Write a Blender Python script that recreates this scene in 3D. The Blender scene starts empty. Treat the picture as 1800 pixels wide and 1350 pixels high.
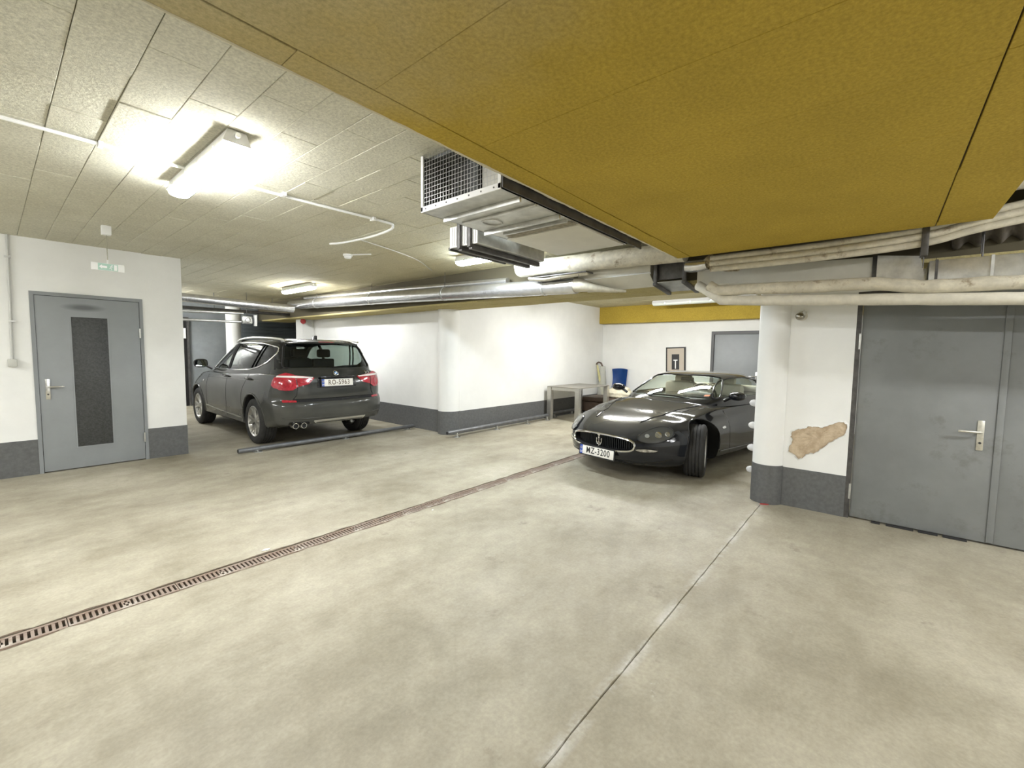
import bpy, bmesh, math, random
from mathutils import Vector, Matrix
from mathutils.bvhtree import BVHTree

# ------------------------------------------------------------------ camera, world, exposure
SC = bpy.context.scene
COL = SC.collection
CAM_H = 1.48
def make_camera():
    yaw, pit, rol = (math.radians(a) for a in (40.03, 4.12, 0.78))
    fw = Vector((math.cos(yaw)*math.cos(pit), math.sin(yaw)*math.cos(pit), -math.sin(pit)))
    rt = Vector((math.sin(yaw), -math.cos(yaw), 0)); up = rt.cross(fw)
    rt = rt*math.cos(rol) + up*math.sin(rol); up = rt.cross(fw)
    c = bpy.data.cameras.new('camera'); o = bpy.data.objects.new('camera', c); COL.objects.link(o)
    c.sensor_fit = 'HORIZONTAL'; c.sensor_width = 36.0; c.lens = 36.0*771.0/1800.0; c.clip_start = 0.02
    m = Matrix.Identity(4)
    for i in range(3):
        m[i][0] = rt[i]; m[i][1] = up[i]; m[i][2] = -fw[i]
    m[0][3], m[1][3], m[2][3] = 0.0, 0.0, CAM_H
    o.matrix_world = m; SC.camera = o
make_camera()
W = bpy.data.worlds.new('world'); SC.world = W; W.use_nodes = True
W.node_tree.nodes['Background'].inputs[0].default_value = (0.75, 0.78, 0.8, 1)
W.node_tree.nodes['Background'].inputs[1].default_value = 0.05
SC.view_settings.view_transform = 'Standard'; SC.view_settings.look = 'None'
SC.view_settings.gamma = 1.0; SC.view_settings.use_curve_mapping = False
SC.view_settings.exposure = 2.68
LAMP = 27.0            # radiance of a lit lamp diffuser
RND = random.Random(7)

# ------------------------------------------------------------------ small helpers
def tag(o, label=None, cat=None, group=None, kind=None):
    if label: o['label'] = label
    if cat: o['category'] = cat
    if group: o['group'] = group
    if kind: o['kind'] = kind
    return o
def empty(name, loc=(0, 0, 0), rz=0.0):
    o = bpy.data.objects.new(name, None); COL.objects.link(o)
    o.location = loc; o.rotation_euler = (0, 0, rz); o.empty_display_size = 0.1
    return o
def thing(name, label, cat, loc=(0, 0, 0), rz=0.0, group=None):
    return tag(empty(name, loc, rz), label, cat, group)
def link(name, me, mat=None, parent=None, loc=None, rot=None):
    o = bpy.data.objects.new(name, me); COL.objects.link(o)
    if mat is not None:
        ms = mat if isinstance(mat, (list, tuple)) else [mat]
        me.materials.clear()
        for m_ in ms: me.materials.append(m_)
    if parent is not None: o.parent = parent
    if loc is not None: o.location = loc
    if rot is not None: o.rotation_euler = rot
    return o
def fin(bm, smooth=None, recalc=True):
    if recalc: bmesh.ops.recalc_face_normals(bm, faces=bm.faces)
    me = bpy.data.meshes.new('mesh'); bm.to_mesh(me); bm.free()
    if smooth is not None:
        for p in me.polygons: p.use_smooth = True
        me.set_sharp_from_angle(angle=math.radians(smooth))
    return me
def B(): return bmesh.new()
def abox(bm, x0, x1, y0, y1, z0, z1, bev=0.0, mi=0, M=None):
    vs = [bm.verts.new(v) for v in ((x0,y0,z0),(x1,y0,z0),(x1,y1,z0),(x0,y1,z0),(x0,y0,z1),(x1,y0,z1),(x1,y1,z1),(x0,y1,z1))]
    fs = [bm.faces.new([vs[i] for i in q]) for q in ((0,3,2,1),(4,5,6,7),(0,1,5,4),(1,2,6,5),(2,3,7,6),(3,0,4,7))]
    for f_ in fs: f_.material_index = mi
    if bev > 0:
        es = list({e for f_ in fs for e in f_.edges})
        r = bmesh.ops.bevel(bm, geom=es, offset=bev, segments=2, profile=0.5, affect='EDGES')
        vs = list({v for f_ in r['faces'] for v in f_.verts} | {v for v in vs if v.is_valid})
    if M is not None:
        bmesh.ops.transform(bm, matrix=M, verts=[v for v in vs if v.is_valid])
    return vs
def boxm(x0, x1, y0, y1, z0, z1, bev=0.0, M=None):
    bm = B(); abox(bm, x0, x1, y0, y1, z0, z1, bev, 0, M); return fin(bm, 30 if bev else None)
def crom(pts, n=8):
    """Catmull-Rom through points."""
    P = [Vector(p) for p in pts]; out = []
    for i in range(len(P)-1):
        p0 = P[i-1] if i else P[0]*2-P[1]; p1 = P[i]; p2 = P[i+1]
        p3 = P[i+2] if i+2 < len(P) else P[-1]*2-P[-2]
        for k in range(n):
            t = k/n
            out.append(0.5*((2*p1)+(p2-p0)*t+(2*p0-5*p1+4*p2-p3)*t*t+(3*p1-p0-3*p2+p3)*t**3))
    out.append(P[-1]); return out
def atube(bm, pts, r, seg=12, closed=False, cap=True, mi=0, flat=1.0):
    P = [Vector(p) for p in pts]; n = len(P); rings = []
    rr = r if isinstance(r, (list, tuple)) else [r]*n
    u = None
    for i in range(n):
        a = P[(i-1) % n] if (i or closed) else P[0]; b = P[(i+1) % n] if (i < n-1 or closed) else P[-1]
        t = (b-a).normalized()
        if u is None:
            u = t.orthogonal().normalized() if abs(t.z) > .9 else Vector((0, 0, 1)).cross(t).normalized()
        else:
            u = (u - t*u.dot(t))
            u = u.normalized() if u.length > 1e-6 else t.orthogonal().normalized()
        v = t.cross(u)
        rings.append([bm.verts.new(P[i]+(u*math.cos(2*math.pi*k/seg)+v*math.sin(2*math.pi*k/seg)*flat)*rr[i]) for k in range(seg)])
    m_ = n if closed else n-1
    for i in range(m_):
        A, C = rings[i], rings[(i+1) % n]
        for k in range(seg):
            f_ = bm.faces.new((A[k], A[(k+1) % seg], C[(k+1) % seg], C[k])); f_.material_index = mi
    if cap and not closed:
        bm.faces.new(rings[0][::-1]).material_index = mi; bm.faces.new(rings[-1]).material_index = mi
    return rings
def tubem(pts, r, seg=12, closed=False, smooth=40, flat=1.0):
    bm = B(); atube(bm, pts, r, seg, closed, flat=flat); return fin(bm, smooth)
def alathe(bm, prof, seg=24, M=None, mi=0, closed=False):
    """prof: list of (radius, height) about local z."""
    rings = []
    for (r, h) in prof:
        if r < 1e-6: rings.append([bm.verts.new((0, 0, h))])
        else: rings.append([bm.verts.new((r*math.cos(2*math.pi*k/seg), r*math.sin(2*math.pi*k/seg), h)) for k in range(seg)])
    prs = list(zip(rings[:-1], rings[1:])) + ([(rings[-1], rings[0])] if closed else [])
    for A, C in prs:
        for k in range(seg):
            j = (k+1) % seg
            if len(A) == 1 and len(C) == 1: continue
            if len(A) == 1: f_ = bm.faces.new((A[0], C[j], C[k]))
            elif len(C) == 1: f_ = bm.faces.new((A[k], A[j], C[0]))
            else: f_ = bm.faces.new((A[k], A[j], C[j], C[k]))
            f_.material_index = mi
    if M is not None: bmesh.ops.transform(bm, matrix=M, verts=[v for r_ in rings for v in r_])
def lathem(prof, seg=24, M=None, smooth=40):
    bm = B(); alathe(bm, prof, seg, M); return fin(bm, smooth)
def aprism(bm, pts, axis, a, b, mi=0):
    """extrude a 2D outline along an axis: axis 'x': pts are (y,z); 'y': (x,z); 'z': (x,y)."""
    def mk(p, t): return {'x': (t, p[0], p[1]), 'y': (p[0], t, p[1]), 'z': (p[0], p[1], t)}[axis]
    A = [bm.verts.new(mk(p, a)) for p in pts]; C = [bm.verts.new(mk(p, b)) for p in pts]
    n = len(pts); bm.faces.new(A).material_index = mi; bm.faces.new(C[::-1]).material_index = mi
    for i in range(n): bm.faces.new((A[i], C[i], C[(i+1) % n], A[(i+1) % n])).material_index = mi
    return A+C
def prismm(pts, axis, a, b, smooth=None):
    bm = B(); aprism(bm, pts, axis, a, b); return fin(bm, smooth)
def textm(s, size, depth=0.0, bold=0.0, space=1.0):
    cu = bpy.data.curves.new('text', 'FONT'); cu.body = s; cu.size = size; cu.extrude = depth; cu.offset = bold
    cu.align_x = 'CENTER'; cu.align_y = 'CENTER'; cu.resolution_u = 3; cu.space_character = space
    o = bpy.data.objects.new('text', cu); COL.objects.link(o)
    me = bpy.data.meshes.new_from_object(o.evaluated_get(bpy.context.evaluated_depsgraph_get()))
    bpy.data.objects.remove(o); bpy.data.curves.remove(cu); return me
def xform(me, M): me.transform(M); return me
def basis(o, ex, ey, ez):
    m = Matrix.Identity(4)
    for i in range(3): m[i][0] = ex[i]; m[i][1] = ey[i]; m[i][2] = ez[i]; m[i][3] = o[i]
    return m

# ------------------------------------------------------------------ materials
def mat(name, col, rough=0.5, metal=0.0, var=0.0, vscale=6.0, bump=0.0, bscale=40.0, coat=0.0, spec=0.5, col2=None, stretch=None, emit=None, wear=None, wscale=3.0, wthr=0.6):
    """principled with noise colour variation (var / col2), fine bump and an optional blotchy wear colour."""
    m = bpy.data.materials.new(name); m.use_nodes = True; nt = m.node_tree; N = nt.nodes; Lk = nt.links
    b = N['Principled BSDF']; b.inputs['Roughness'].default_value = rough; b.inputs['Metallic'].default_value = metal
    b.inputs['Base Color'].default_value = (*col, 1); b.inputs['Coat Weight'].default_value = coat; b.inputs['Coat Roughness'].default_value = 0.06
    b.inputs['Specular IOR Level'].default_value = spec
    if emit:
        b.inputs['Emission Color'].default_value = (*emit[0], 1); b.inputs['Emission Strength'].default_value = emit[1]
    tc = N.new('ShaderNodeTexCoord'); src = tc.outputs['Object']
    if stretch:
        mp = N.new('ShaderNodeMapping'); mp.inputs['Scale'].default_value = stretch; Lk.new(src, mp.inputs[0]); src = mp.outputs[0]
    cur = None
    if var or col2:
        n = N.new('ShaderNodeTexNoise'); n.inputs['Scale'].default_value = vscale; n.inputs['Detail'].default_value = 6; n.inputs['Roughness'].default_value = 0.62
        Lk.new(src, n.inputs['Vector'])
        r = N.new('ShaderNodeValToRGB'); r.color_ramp.elements[0].position = 0.36; r.color_ramp.elements[1].position = 0.66
        c2 = col2 or tuple(c*(1-var) for c in col); c1 = col if col2 else tuple(min(1, c*(1+var*.5)) for c in col)
        r.color_ramp.elements[0].color = (*c2, 1); r.color_ramp.elements[1].color = (*c1, 1)
        Lk.new(n.outputs['Fac'], r.inputs['Fac']); cur = r.outputs['Color']
    if wear:
        n = N.new('ShaderNodeTexNoise'); n.inputs['Scale'].default_value = wscale; n.inputs['Detail'].default_value = 8; n.inputs['Roughness'].default_value = 0.7
        Lk.new(src, n.inputs['Vector'])
        r = N.new('ShaderNodeValToRGB'); r.color_ramp.elements[0].position = wthr-.06; r.color_ramp.elements[1].position = wthr+.08
        Lk.new(n.outputs['Fac'], r.inputs['Fac'])
        mx = N.new('ShaderNodeMix'); mx.data_type = 'RGBA'; Lk.new(r.outputs['Color'], mx.inputs[0])
        if cur: Lk.new(cur, mx.inputs[6])
        else: mx.inputs[6].default_value = (*col, 1)
        mx.inputs[7].default_value = (*wear, 1); cur = mx.outputs[2]
    if cur: Lk.new(cur, b.inputs['Base Color'])
    if bump:
        n = N.new('ShaderNodeTexNoise'); n.inputs['Scale'].default_value = bscale; n.inputs['Detail'].default_value = 4
        Lk.new(src, n.inputs['Vector'])
        bp = N.new('ShaderNodeBump'); bp.inputs['Strength'].default_value = bump; bp.inputs['Distance'].default_value = 0.01
        Lk.new(n.outputs['Fac'], bp.inputs['Height']); Lk.new(bp.outputs['Normal'], b.inputs['Normal'])
    return m
def glassm(name, tint=(0.8, 0.9, 0.85), refl=1.45, rough=0.02, milk=None):
    m = bpy.data.materials.new(name); m.use_nodes = True; nt = m.node_tree; N = nt.nodes; Lk = nt.links
    N.remove(N['Principled BSDF']); out = N['Material Output']
    tr = N.new('ShaderNodeBsdfTransparent'); tr.inputs[0].default_value = (*tint, 1)
    gl = N.new('ShaderNodeBsdfGlossy'); gl.inputs['Roughness'].default_value = rough
    fr = N.new('ShaderNodeFresnel'); ge = N.new('ShaderNodeNewGeometry')      # same reflectance from both sides of the thin pane
    m1 = N.new('ShaderNodeMath'); m1.operation = 'MULTIPLY_ADD'; Lk.new(ge.outputs['Backfacing'], m1.inputs[0]); m1.inputs[1].default_value = -2; m1.inputs[2].default_value = 1
    pw = N.new('ShaderNodeMath'); pw.operation = 'POWER'; pw.inputs[0].default_value = refl; Lk.new(m1.outputs[0], pw.inputs[1]); Lk.new(pw.outputs[0], fr.inputs[0])
    mx = N.new('ShaderNodeMixShader'); Lk.new(fr.outputs[0], mx.inputs[0])
    a = tr.outputs[0]
    if milk:
        df = N.new('ShaderNodeBsdfDiffuse'); df.inputs[0].default_value = (*milk[0], 1)
        m2 = N.new('ShaderNodeMixShader'); m2.inputs[0].default_value = milk[1]
        Lk.new(tr.outputs[0], m2.inputs[1]); Lk.new(df.outputs[0], m2.inputs[2]); a = m2.outputs[0]
    Lk.new(a, mx.inputs[1]); Lk.new(gl.outputs[0], mx.inputs[2]); Lk.new(mx.outputs[0], out.inputs[0])
    return m
M = {}
M['white_paint'] = mat('white_paint', (0.80, 0.80, 0.77), 0.6, var=0.05, vscale=1.5, bump=0.05, bscale=60)
M['plinth'] = mat('plinth_paint', (0.115, 0.117, 0.115), 0.55, var=0.18, vscale=30, bump=0.05, bscale=80)
M['door_grey'] = mat('door_grey', (0.27, 0.285, 0.29), 0.42, var=0.07, vscale=2.5)
M['door_dark'] = mat('door_dark_grey', (0.20, 0.207, 0.203), 0.5, var=0.12, vscale=2.0, wear=(0.14, 0.14, 0.13), wscale=2.2, wthr=0.62)
M['frame_grey'] = mat('frame_grey', (0.235, 0.248, 0.252), 0.45)
M['dark_glass'] = mat('wired_glass', (0.05, 0.052, 0.05), 0.5, var=0.4, vscale=60, bump=0.1, bscale=120)
M['chrome'] = mat('satin_steel', (0.75, 0.75, 0.73), 0.25, 1.0)
M['black'] = mat('black_plastic', (0.02, 0.02, 0.021), 0.5)
M['rubber'] = mat('rubber', (0.028, 0.028, 0.027), 0.75, var=0.3, vscale=14)
M['galv'] = mat('galvanised_steel', (0.60, 0.60, 0.57), 0.38, 0.85, var=0.22, vscale=9, bump=0.03, bscale=30)
M['galv_dark'] = mat('dark_steel', (0.11, 0.105, 0.10), 0.5, 0.6, var=0.3, vscale=12)
M['foil'] = mat('foil_jacket', (0.72, 0.72, 0.72), 0.27, 0.9, var=0.12, vscale=12, bump=0.35, bscale=26)
M['cream'] = mat('cream_pipe_wrap', (0.60, 0.56, 0.45), 0.6, var=0.2, vscale=14, bump=0.3, bscale=30, wear=(0.16, 0.11, 0.06), wscale=7, wthr=0.62)
M['duct_white'] = mat('pale_duct', (0.62, 0.60, 0.52), 0.5, 0.1, var=0.06, vscale=5)
M['white_plastic'] = mat('white_plastic', (0.82, 0.82, 0.80), 0.35)
M['lamp_body'] = mat('lamp_body', (0.62, 0.62, 0.60), 0.45)
M['lamp_on'] = mat('lamp_diffuser_lit', (0.9, 0.9, 0.86), 0.4, emit=((0.97, 0.985, 1.0), LAMP))
M['lamp_on_cool'] = mat('lamp_diffuser_cool', (0.9, 0.9, 0.9), 0.4, emit=((0.80, 0.90, 1.0), LAMP*.8))
M['lamp_off'] = mat('lamp_diffuser_unlit', (0.70, 0.74, 0.66), 0.3)
M['rust'] = mat('rusty_iron', (0.30, 0.255, 0.215), 0.75, 0.15, col2=(0.20, 0.135, 0.095), vscale=2.5, wear=(0.42, 0.38, 0.32), wscale=6, wthr=0.6)
M['void'] = mat('trench_dark', (0.012, 0.011, 0.01), 0.95)
M['barrier'] = mat('barrier_grey', (0.17, 0.175, 0.18), 0.4, 0.4, var=0.2, vscale=10)
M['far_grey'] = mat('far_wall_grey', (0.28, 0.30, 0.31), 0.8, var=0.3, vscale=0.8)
M['plaster'] = mat('bare_plaster', (0.60, 0.49, 0.35), 0.95, col2=(0.42, 0.32, 0.21), vscale=14, bump=0.8, bscale=25)
# ------------------------------------------------------------------ floor / ceiling materials
def floor_material():
    m = bpy.data.materials.new('concrete_floor'); m.use_nodes = True; nt = m.node_tree; N = nt.nodes; Lk = nt.links
    b = N['Principled BSDF']; tc = N.new('ShaderNodeTexCoord')
    def noise(scale, det=6, rg=.6, st=None):
        s = tc.outputs['Object']
        if st:
            mp = N.new('ShaderNodeMapping'); mp.inputs['Scale'].default_value = st; Lk.new(s, mp.inputs[0]); s = mp.outputs[0]
        n = N.new('ShaderNodeTexNoise'); n.inputs['Scale'].default_value = scale; n.inputs['Detail'].default_value = det; n.inputs['Roughness'].default_value = rg
        Lk.new(s, n.inputs['Vector']); return n.outputs['Fac']
    def ramp(f, stops):
        r = N.new('ShaderNodeValToRGB'); e = r.color_ramp.elements
        while len(e) < len(stops): e.new(0.5)
        for i, (p, c) in enumerate(stops): e[i].position = p; e[i].color = (*c, 1)
        Lk.new(f, r.inputs[0]); return r.outputs[0]
    def mix(f, a, c, mode='MIX'):
        x = N.new('ShaderNodeMix'); x.data_type = 'RGBA'; x.blend_type = mode
        if isinstance(f, float): x.inputs[0].default_value = f
        else: Lk.new(f, x.inputs[0])
        Lk.new(a, x.inputs[6])
        if isinstance(c, tuple): x.inputs[7].default_value = (*c, 1)
        else: Lk.new(c, x.inputs[7])
        return x.outputs[2]
    base = ramp(noise(0.9, 8, .62), [(.28, (.27, .243, .178)), (.5, (.375, .345, .268)), (.72, (.45, .42, .338))])
    streak = ramp(noise(1.6, 6, .6, (0.6, 1.3, 1)), [(.36, (.82, .80, .76)), (.62, (1.05, 1.05, 1.04))])
    c = mix(1.0, base, streak, 'MULTIPLY')
    spots = ramp(noise(3.2, 10, .72), [(.60, (0, 0, 0)), (.72, (1, 1, 1))])
    c = mix(spots, c, (.24, .212, .16))
    white = ramp(noise(4.6, 10, .75), [(.66, (0, 0, 0)), (.76, (1, 1, 1))])
    c = mix(white, c, (.60, .58, .52))
    mott = ramp(noise(7.5, 8, .72), [(.34, (.86, .855, .84)), (.64, (1.05, 1.05, 1.05))])
    c = mix(1.0, c, mott, 'MULTIPLY')
    sx = N.new('ShaderNodeSeparateXYZ'); Lk.new(tc.outputs['Object'], sx.inputs[0])      # pale lime bloom along the saw cut
    d1 = N.new('ShaderNodeMath'); d1.operation = 'SUBTRACT'; Lk.new(sx.outputs[1], d1.inputs[0]); d1.inputs[1].default_value = .845
    d2 = N.new('ShaderNodeMath'); d2.operation = 'ABSOLUTE'; Lk.new(d1.outputs[0], d2.inputs[0])
    d3 = N.new('ShaderNodeMapRange'); Lk.new(d2.outputs[0], d3.inputs[0]); d3.inputs[1].default_value = .006; d3.inputs[2].default_value = .05; d3.inputs[3].default_value = 1; d3.inputs[4].default_value = 0
    d4 = N.new('ShaderNodeMath'); d4.operation = 'MULTIPLY'; Lk.new(d3.outputs[0], d4.inputs[0]); Lk.new(ramp(noise(3.5, 8, .7), [(.45, (0, 0, 0)), (.62, (1, 1, 1))]), d4.inputs[1])
    c = mix(d4.outputs[0], c, (.55, .535, .49))
    fine = ramp(noise(55, 3, .6), [(.3, (.88, .88, .88)), (.7, (1.06, 1.06, 1.06))])
    c = mix(1.0, c, fine, 'MULTIPLY')
    Lk.new(c, b.inputs['Base Color'])
    rr = N.new('ShaderNodeMapRange'); Lk.new(noise(2.5), rr.inputs[0]); rr.inputs[3].default_value = .42; rr.inputs[4].default_value = .72
    Lk.new(rr.outputs[0], b.inputs['Roughness']); b.inputs['Specular IOR Level'].default_value = 0.4
    bp = N.new('ShaderNodeBump'); bp.inputs['Strength'].default_value = .12; bp.inputs['Distance'].default_value = .01
    Lk.new(noise(18, 6), bp.inputs['Height']); Lk.new(bp.outputs[0], b.inputs['Normal'])
    return m
def board_material(name, a, c, speck, xmix=None):
    """rough mineral / wood wool board: speckled colour, grainy relief. xmix: second colour taking over along x."""
    m = bpy.data.materials.new(name); m.use_nodes = True; nt = m.node_tree; N = nt.nodes; Lk = nt.links
    b = N['Principled BSDF']; b.inputs['Roughness'].default_value = .9; b.inputs['Specular IOR Level'].default_value = .15
    ge = N.new('ShaderNodeNewGeometry'); pos = ge.outputs['Position']
    def noise(scale, det=5, rg=.6):
        n = N.new('ShaderNodeTexNoise'); n.inputs['Scale'].default_value = scale; n.inputs['Detail'].default_value = det; n.inputs['Roughness'].default_value = rg
        Lk.new(pos, n.inputs['Vector']); return n.outputs['Fac']
    def ramp(f, stops):
        r = N.new('ShaderNodeValToRGB'); e = r.color_ramp.elements
        for i, (p, cc) in enumerate(stops): e[i].position = p; e[i].color = (*cc, 1)
        Lk.new(f, r.inputs[0]); return r.outputs[0]
    def mix(f, p, q, mode='MIX'):
        x = N.new('ShaderNodeMix'); x.data_type = 'RGBA'; x.blend_type = mode
        if isinstance(f, float): x.inputs[0].default_value = f
        else: Lk.new(f, x.inputs[0])
        Lk.new(p, x.inputs[6]); Lk.new(q, x.inputs[7]); return x.outputs[2]
    col = ramp(noise(1.3), [(.35, c), (.65, a)])
    if xmix:
        sep = N.new('ShaderNodeSeparateXYZ'); Lk.new(pos, sep.inputs[0])
        ad = N.new('ShaderNodeMath'); ad.operation = 'MULTIPLY_ADD'; Lk.new(noise(1.1), ad.inputs[0]); ad.inputs[1].default_value = 1.2; Lk.new(sep.outputs[0], ad.inputs[2])
        mr = N.new('ShaderNodeMapRange'); mr.interpolation_type = 'SMOOTHSTEP'; Lk.new(ad.outputs[0], mr.inputs[0]); mr.inputs[1].default_value = xmix[1]+.6; mr.inputs[2].default_value = xmix[2]+.6
        other = ramp(noise(1.7), [(.35, tuple(v*.88 for v in xmix[0])), (.65, xmix[0])])
        col = mix(mr.outputs[0], col, other)
    sp = ramp(noise(70, 3, .7), [(.32, tuple([1-speck]*3)), (.68, tuple([1+speck*.6]*3))])
    col = mix(1.0, col, sp, 'MULTIPLY'); Lk.new(col, b.inputs['Base Color'])
    bp = N.new('ShaderNodeBump'); bp.inputs['Strength'].default_value = .55; bp.inputs['Distance'].default_value = .008
    Lk.new(noise(48, 5, .7), bp.inputs['Height']); Lk.new(bp.outputs[0], b.inputs['Normal'])
    return m
M['floor'] = floor_material()
M['ceil'] = board_material('ceiling_board', (.66, .645, .53), (.58, .56, .45), .22, ((.58, .52, .33), 1.4, 4.6))
M['ochre'] = board_material('ochre_board', (.58, .535, .38), (.52, .46, .29), .2, ((.50, .36, .06), 0.1, 1.3))  # greyer toward low x: lamp flare paling put into the board colour
M['beam'] = board_material('beam_board_paint', (.50, .43, .22), (.43, .36, .15), .2)
M['joint'] = mat('joint_dark', (.10, .085, .05), .95)

CZ = 2.69              # ceiling height
def struct(name, me, m_, parent=None):
    o = link(name, me, m_, parent)
    if parent is None: o['kind'] = 'structure'
    return o
# ---- floor with the saw-cut joint and the drain trench as real gaps
DY0, DY1 = 3.21, 3.34          # drain trench
JY = 0.845                     # saw cut
def make_floor():
    bm = B()
    def quad(x0, x1, y0, y1, z=0.0):
        bm.faces.new([bm.verts.new(v) for v in ((x0, y0, z), (x1, y0, z), (x1, y1, z), (x0, y1, z))])
    X0, X1 = -5.2, 11.0
    # wandering saw cut: edge polyline shared by both sides with a small gap
    rn = random.Random(3); xs = [X0+i*(4.86-X0)/90 for i in range(91)]
    lo, hi, md = [], [], []
    for x in xs:
        j = rn.uniform(-.0025, .0025); w = rn.uniform(.003, .0065)
        lo.append(bm.verts.new((x, JY+j-w, 0))); hi.append(bm.verts.new((x, JY+j+w, 0))); md.append(bm.verts.new((x, JY+j, -.014)))
    b0 = [bm.verts.new((x, -4.2, 0)) for x in xs]; b1 = [bm.verts.new((x, DY0, 0)) for x in xs]
    for i in range(90):
        for A, C in ((b0, lo), (lo, md), (md, hi), (hi, b1)):
            f_ = bm.faces.new((A[i], A[i+1], C[i+1], C[i])); f_.material_index = 2 if md in (A, C) else 0
    quad(4.86, X1, -4.2, DY0)
    quad(X0, X1, DY1, 14.0); quad(6.0, X1, DY0, DY1)
    for (a, c, za, zc) in ((DY0, DY0, 0, -.12), (DY0, DY1, -.12, -.12), (DY1, DY1, -.12, 0)):
        f_ = bm.faces.new([bm.verts.new(v) for v in ((X0, a, za), (6.0, a, za), (6.0, c, zc), (X0, c, zc))]); f_.material_index = 1
    bmesh.ops.remove_doubles(bm, verts=bm.verts, dist=1e-5)
    for f_ in bm.faces:
        if f_.normal.z < -.01: f_.normal_flip()
    return fin(bm, recalc=False)
FLOOR = struct('floor', make_floor(), [M['floor'], M['void'], mat('joint_dirt', (.10, .08, .055), .95, var=.4, vscale=9)])

# ---- drain: cast grates dropped into the trench
def grate_mesh(seed):
    rn = random.Random(seed); bm = B(); L = .478; w = DY1-DY0-.012
    for s in (0, 1):
        y0 = -w/2 if s == 0 else w/2-.020
        abox(bm, 0, L, y0, y0+.020, -.018, 0)
    n = 19; p = L/n
    for i in range(n+1):
        x = i*p; a = max(0, x-.0066); c = min(L, x+.0066)
        abox(bm, a, c, -w/2+.018, w/2-.018, -.016, -.001)
    i = 9; abox(bm, i*p, (i+1)*p, -.012, .012, -.016, -.001)
    return fin(bm)
DRAIN = thing('floor_drain', 'rusty slotted channel drain running across the concrete floor', 'drain', (-1.24, (DY0+DY1)/2, 0))
bm = B()
for s in (-1, 1):
    pts_o, pts_i = [], []; rn = random.Random(11+s); x = 0.0
    while x < 7.2:
        pts_o.append((x, s*(.066+rn.uniform(.0, .022)))); pts_i.append((x, s*.0655)); x += rn.uniform(.05, .16)
    A = [bm.verts.new((p[0], p[1], .0015)) for p in pts_o]; C = [bm.verts.new((p[0], p[1], .0022)) for p in pts_i]
    for i in range(len(A)-1): bm.faces.new((A[i], A[i+1], C[i+1], C[i]))
for f_ in bm.faces:
    f_.normal_update()
    if f_.normal.z < 0: f_.normal_flip()
link('rust_edge', fin(bm, recalc=False), mat('rust_stained_edge', (.13, .085, .055), .9, var=.4, vscale=14, wear=(.32, .28, .21), wscale=9, wthr=.6), DRAIN)
gm = [grate_mesh(i) for i in range(2)]
for i in range(15):
    link('grate', gm[i % 2], M['rust'], DRAIN, loc=(i*.482, RND.uniform(-.002, .002), RND.uniform(-.003, 0)))

# ---- ceiling with separate boards
CEIL = struct('ceiling', boxm(-5.2, 11.2, -4.2, 14.0, CZ+.012, CZ+.16), M['joint'])
PW, PL = .2125, .625
def board(x0, x1, y0, y1, z0, z1, bev=.004, sk0=0.0, sk1=0.0):
    """thin board with softened lower edges; sk0 / sk1 set the near / far edge back at the x1 end"""
    bm = B()
    vs = [(x0+bev, y0+bev, z0), (x1-bev, y0+bev, z0), (x1-bev, y1-bev, z0), (x0+bev, y1-bev, z0), (x0, y0, z0+bev), (x1, y0, z0+bev), (x1, y1, z0+bev), (x0, y1, z0+bev), (x0, y0, z1), (x1, y0, z1), (x1, y1, z1), (x0, y1, z1)]
    vs = [(q[0], q[1]+(sk0 if q[1] < (y0+y1)/2 else -sk1)*(1 if q[0] > (x0+x1)/2 else 0), q[2]) for q in vs]
    v = [bm.verts.new(p) for p in vs]
    bm.faces.new((v[0], v[3], v[2], v[1]))
    for i in range(4):
        j = (i+1) % 4; bm.faces.new((v[i], v[j], v[4+j], v[4+i])); bm.faces.new((v[4+i], v[4+j], v[8+j], v[8+i]))
    return fin(bm)
proto = board(.0012, PW-.0012, .0012, PL-.0012, 0, .02, .0022)
yaw_c = math.radians(40.03)
cells = []
for i in range(-24, 52):
    for j in range(-8, 20):
        x = .255+(i)*PW; y = 2.33+(j+(0 if i % 2 else .5))*PL
        if y+PL > 14 or x < -5.1 or x > 10.9 or y < -4: continue
        dx, dy = x+.1, y+.3
        dep = dx*math.cos(yaw_c)+dy*math.sin(yaw_c); lat = dx*math.sin(yaw_c)-dy*math.cos(yaw_c)
        if y < 1.3 and x < 4.1: vis = False
        else: vis = dep > .4 and abs(lat) < dep*1.22+.2 and dep > 1.2*.9
        if x < 1.3 and y > 7.4: vis = False
        if x > 4.7 and y < 8: vis = False
        cells.append((0 if vis else 1, dep*dep, x, y))
cells.sort()
rest = B(); nb = 0
for k, (nv, d, x, y) in enumerate(cells):
    dz = RND.uniform(-.0022, .0022)
    if abs(x-.4675) < .05 and abs(y-2.955) < .05: dz = -.006
    if k < 290 and nv == 0:
        link('ceiling_board', proto, M['ceil'], CEIL, loc=(x, y, CZ+dz))
    else:
        vs = abox(rest, x+.0012, x+PW-.0012, y+.0012, y+PL-.0012, CZ+dz, CZ+.02)
o = link('ceiling_boards_beyond', fin(rest), M['ceil'], CEIL); o['kind'] = 'stuff'

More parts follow.
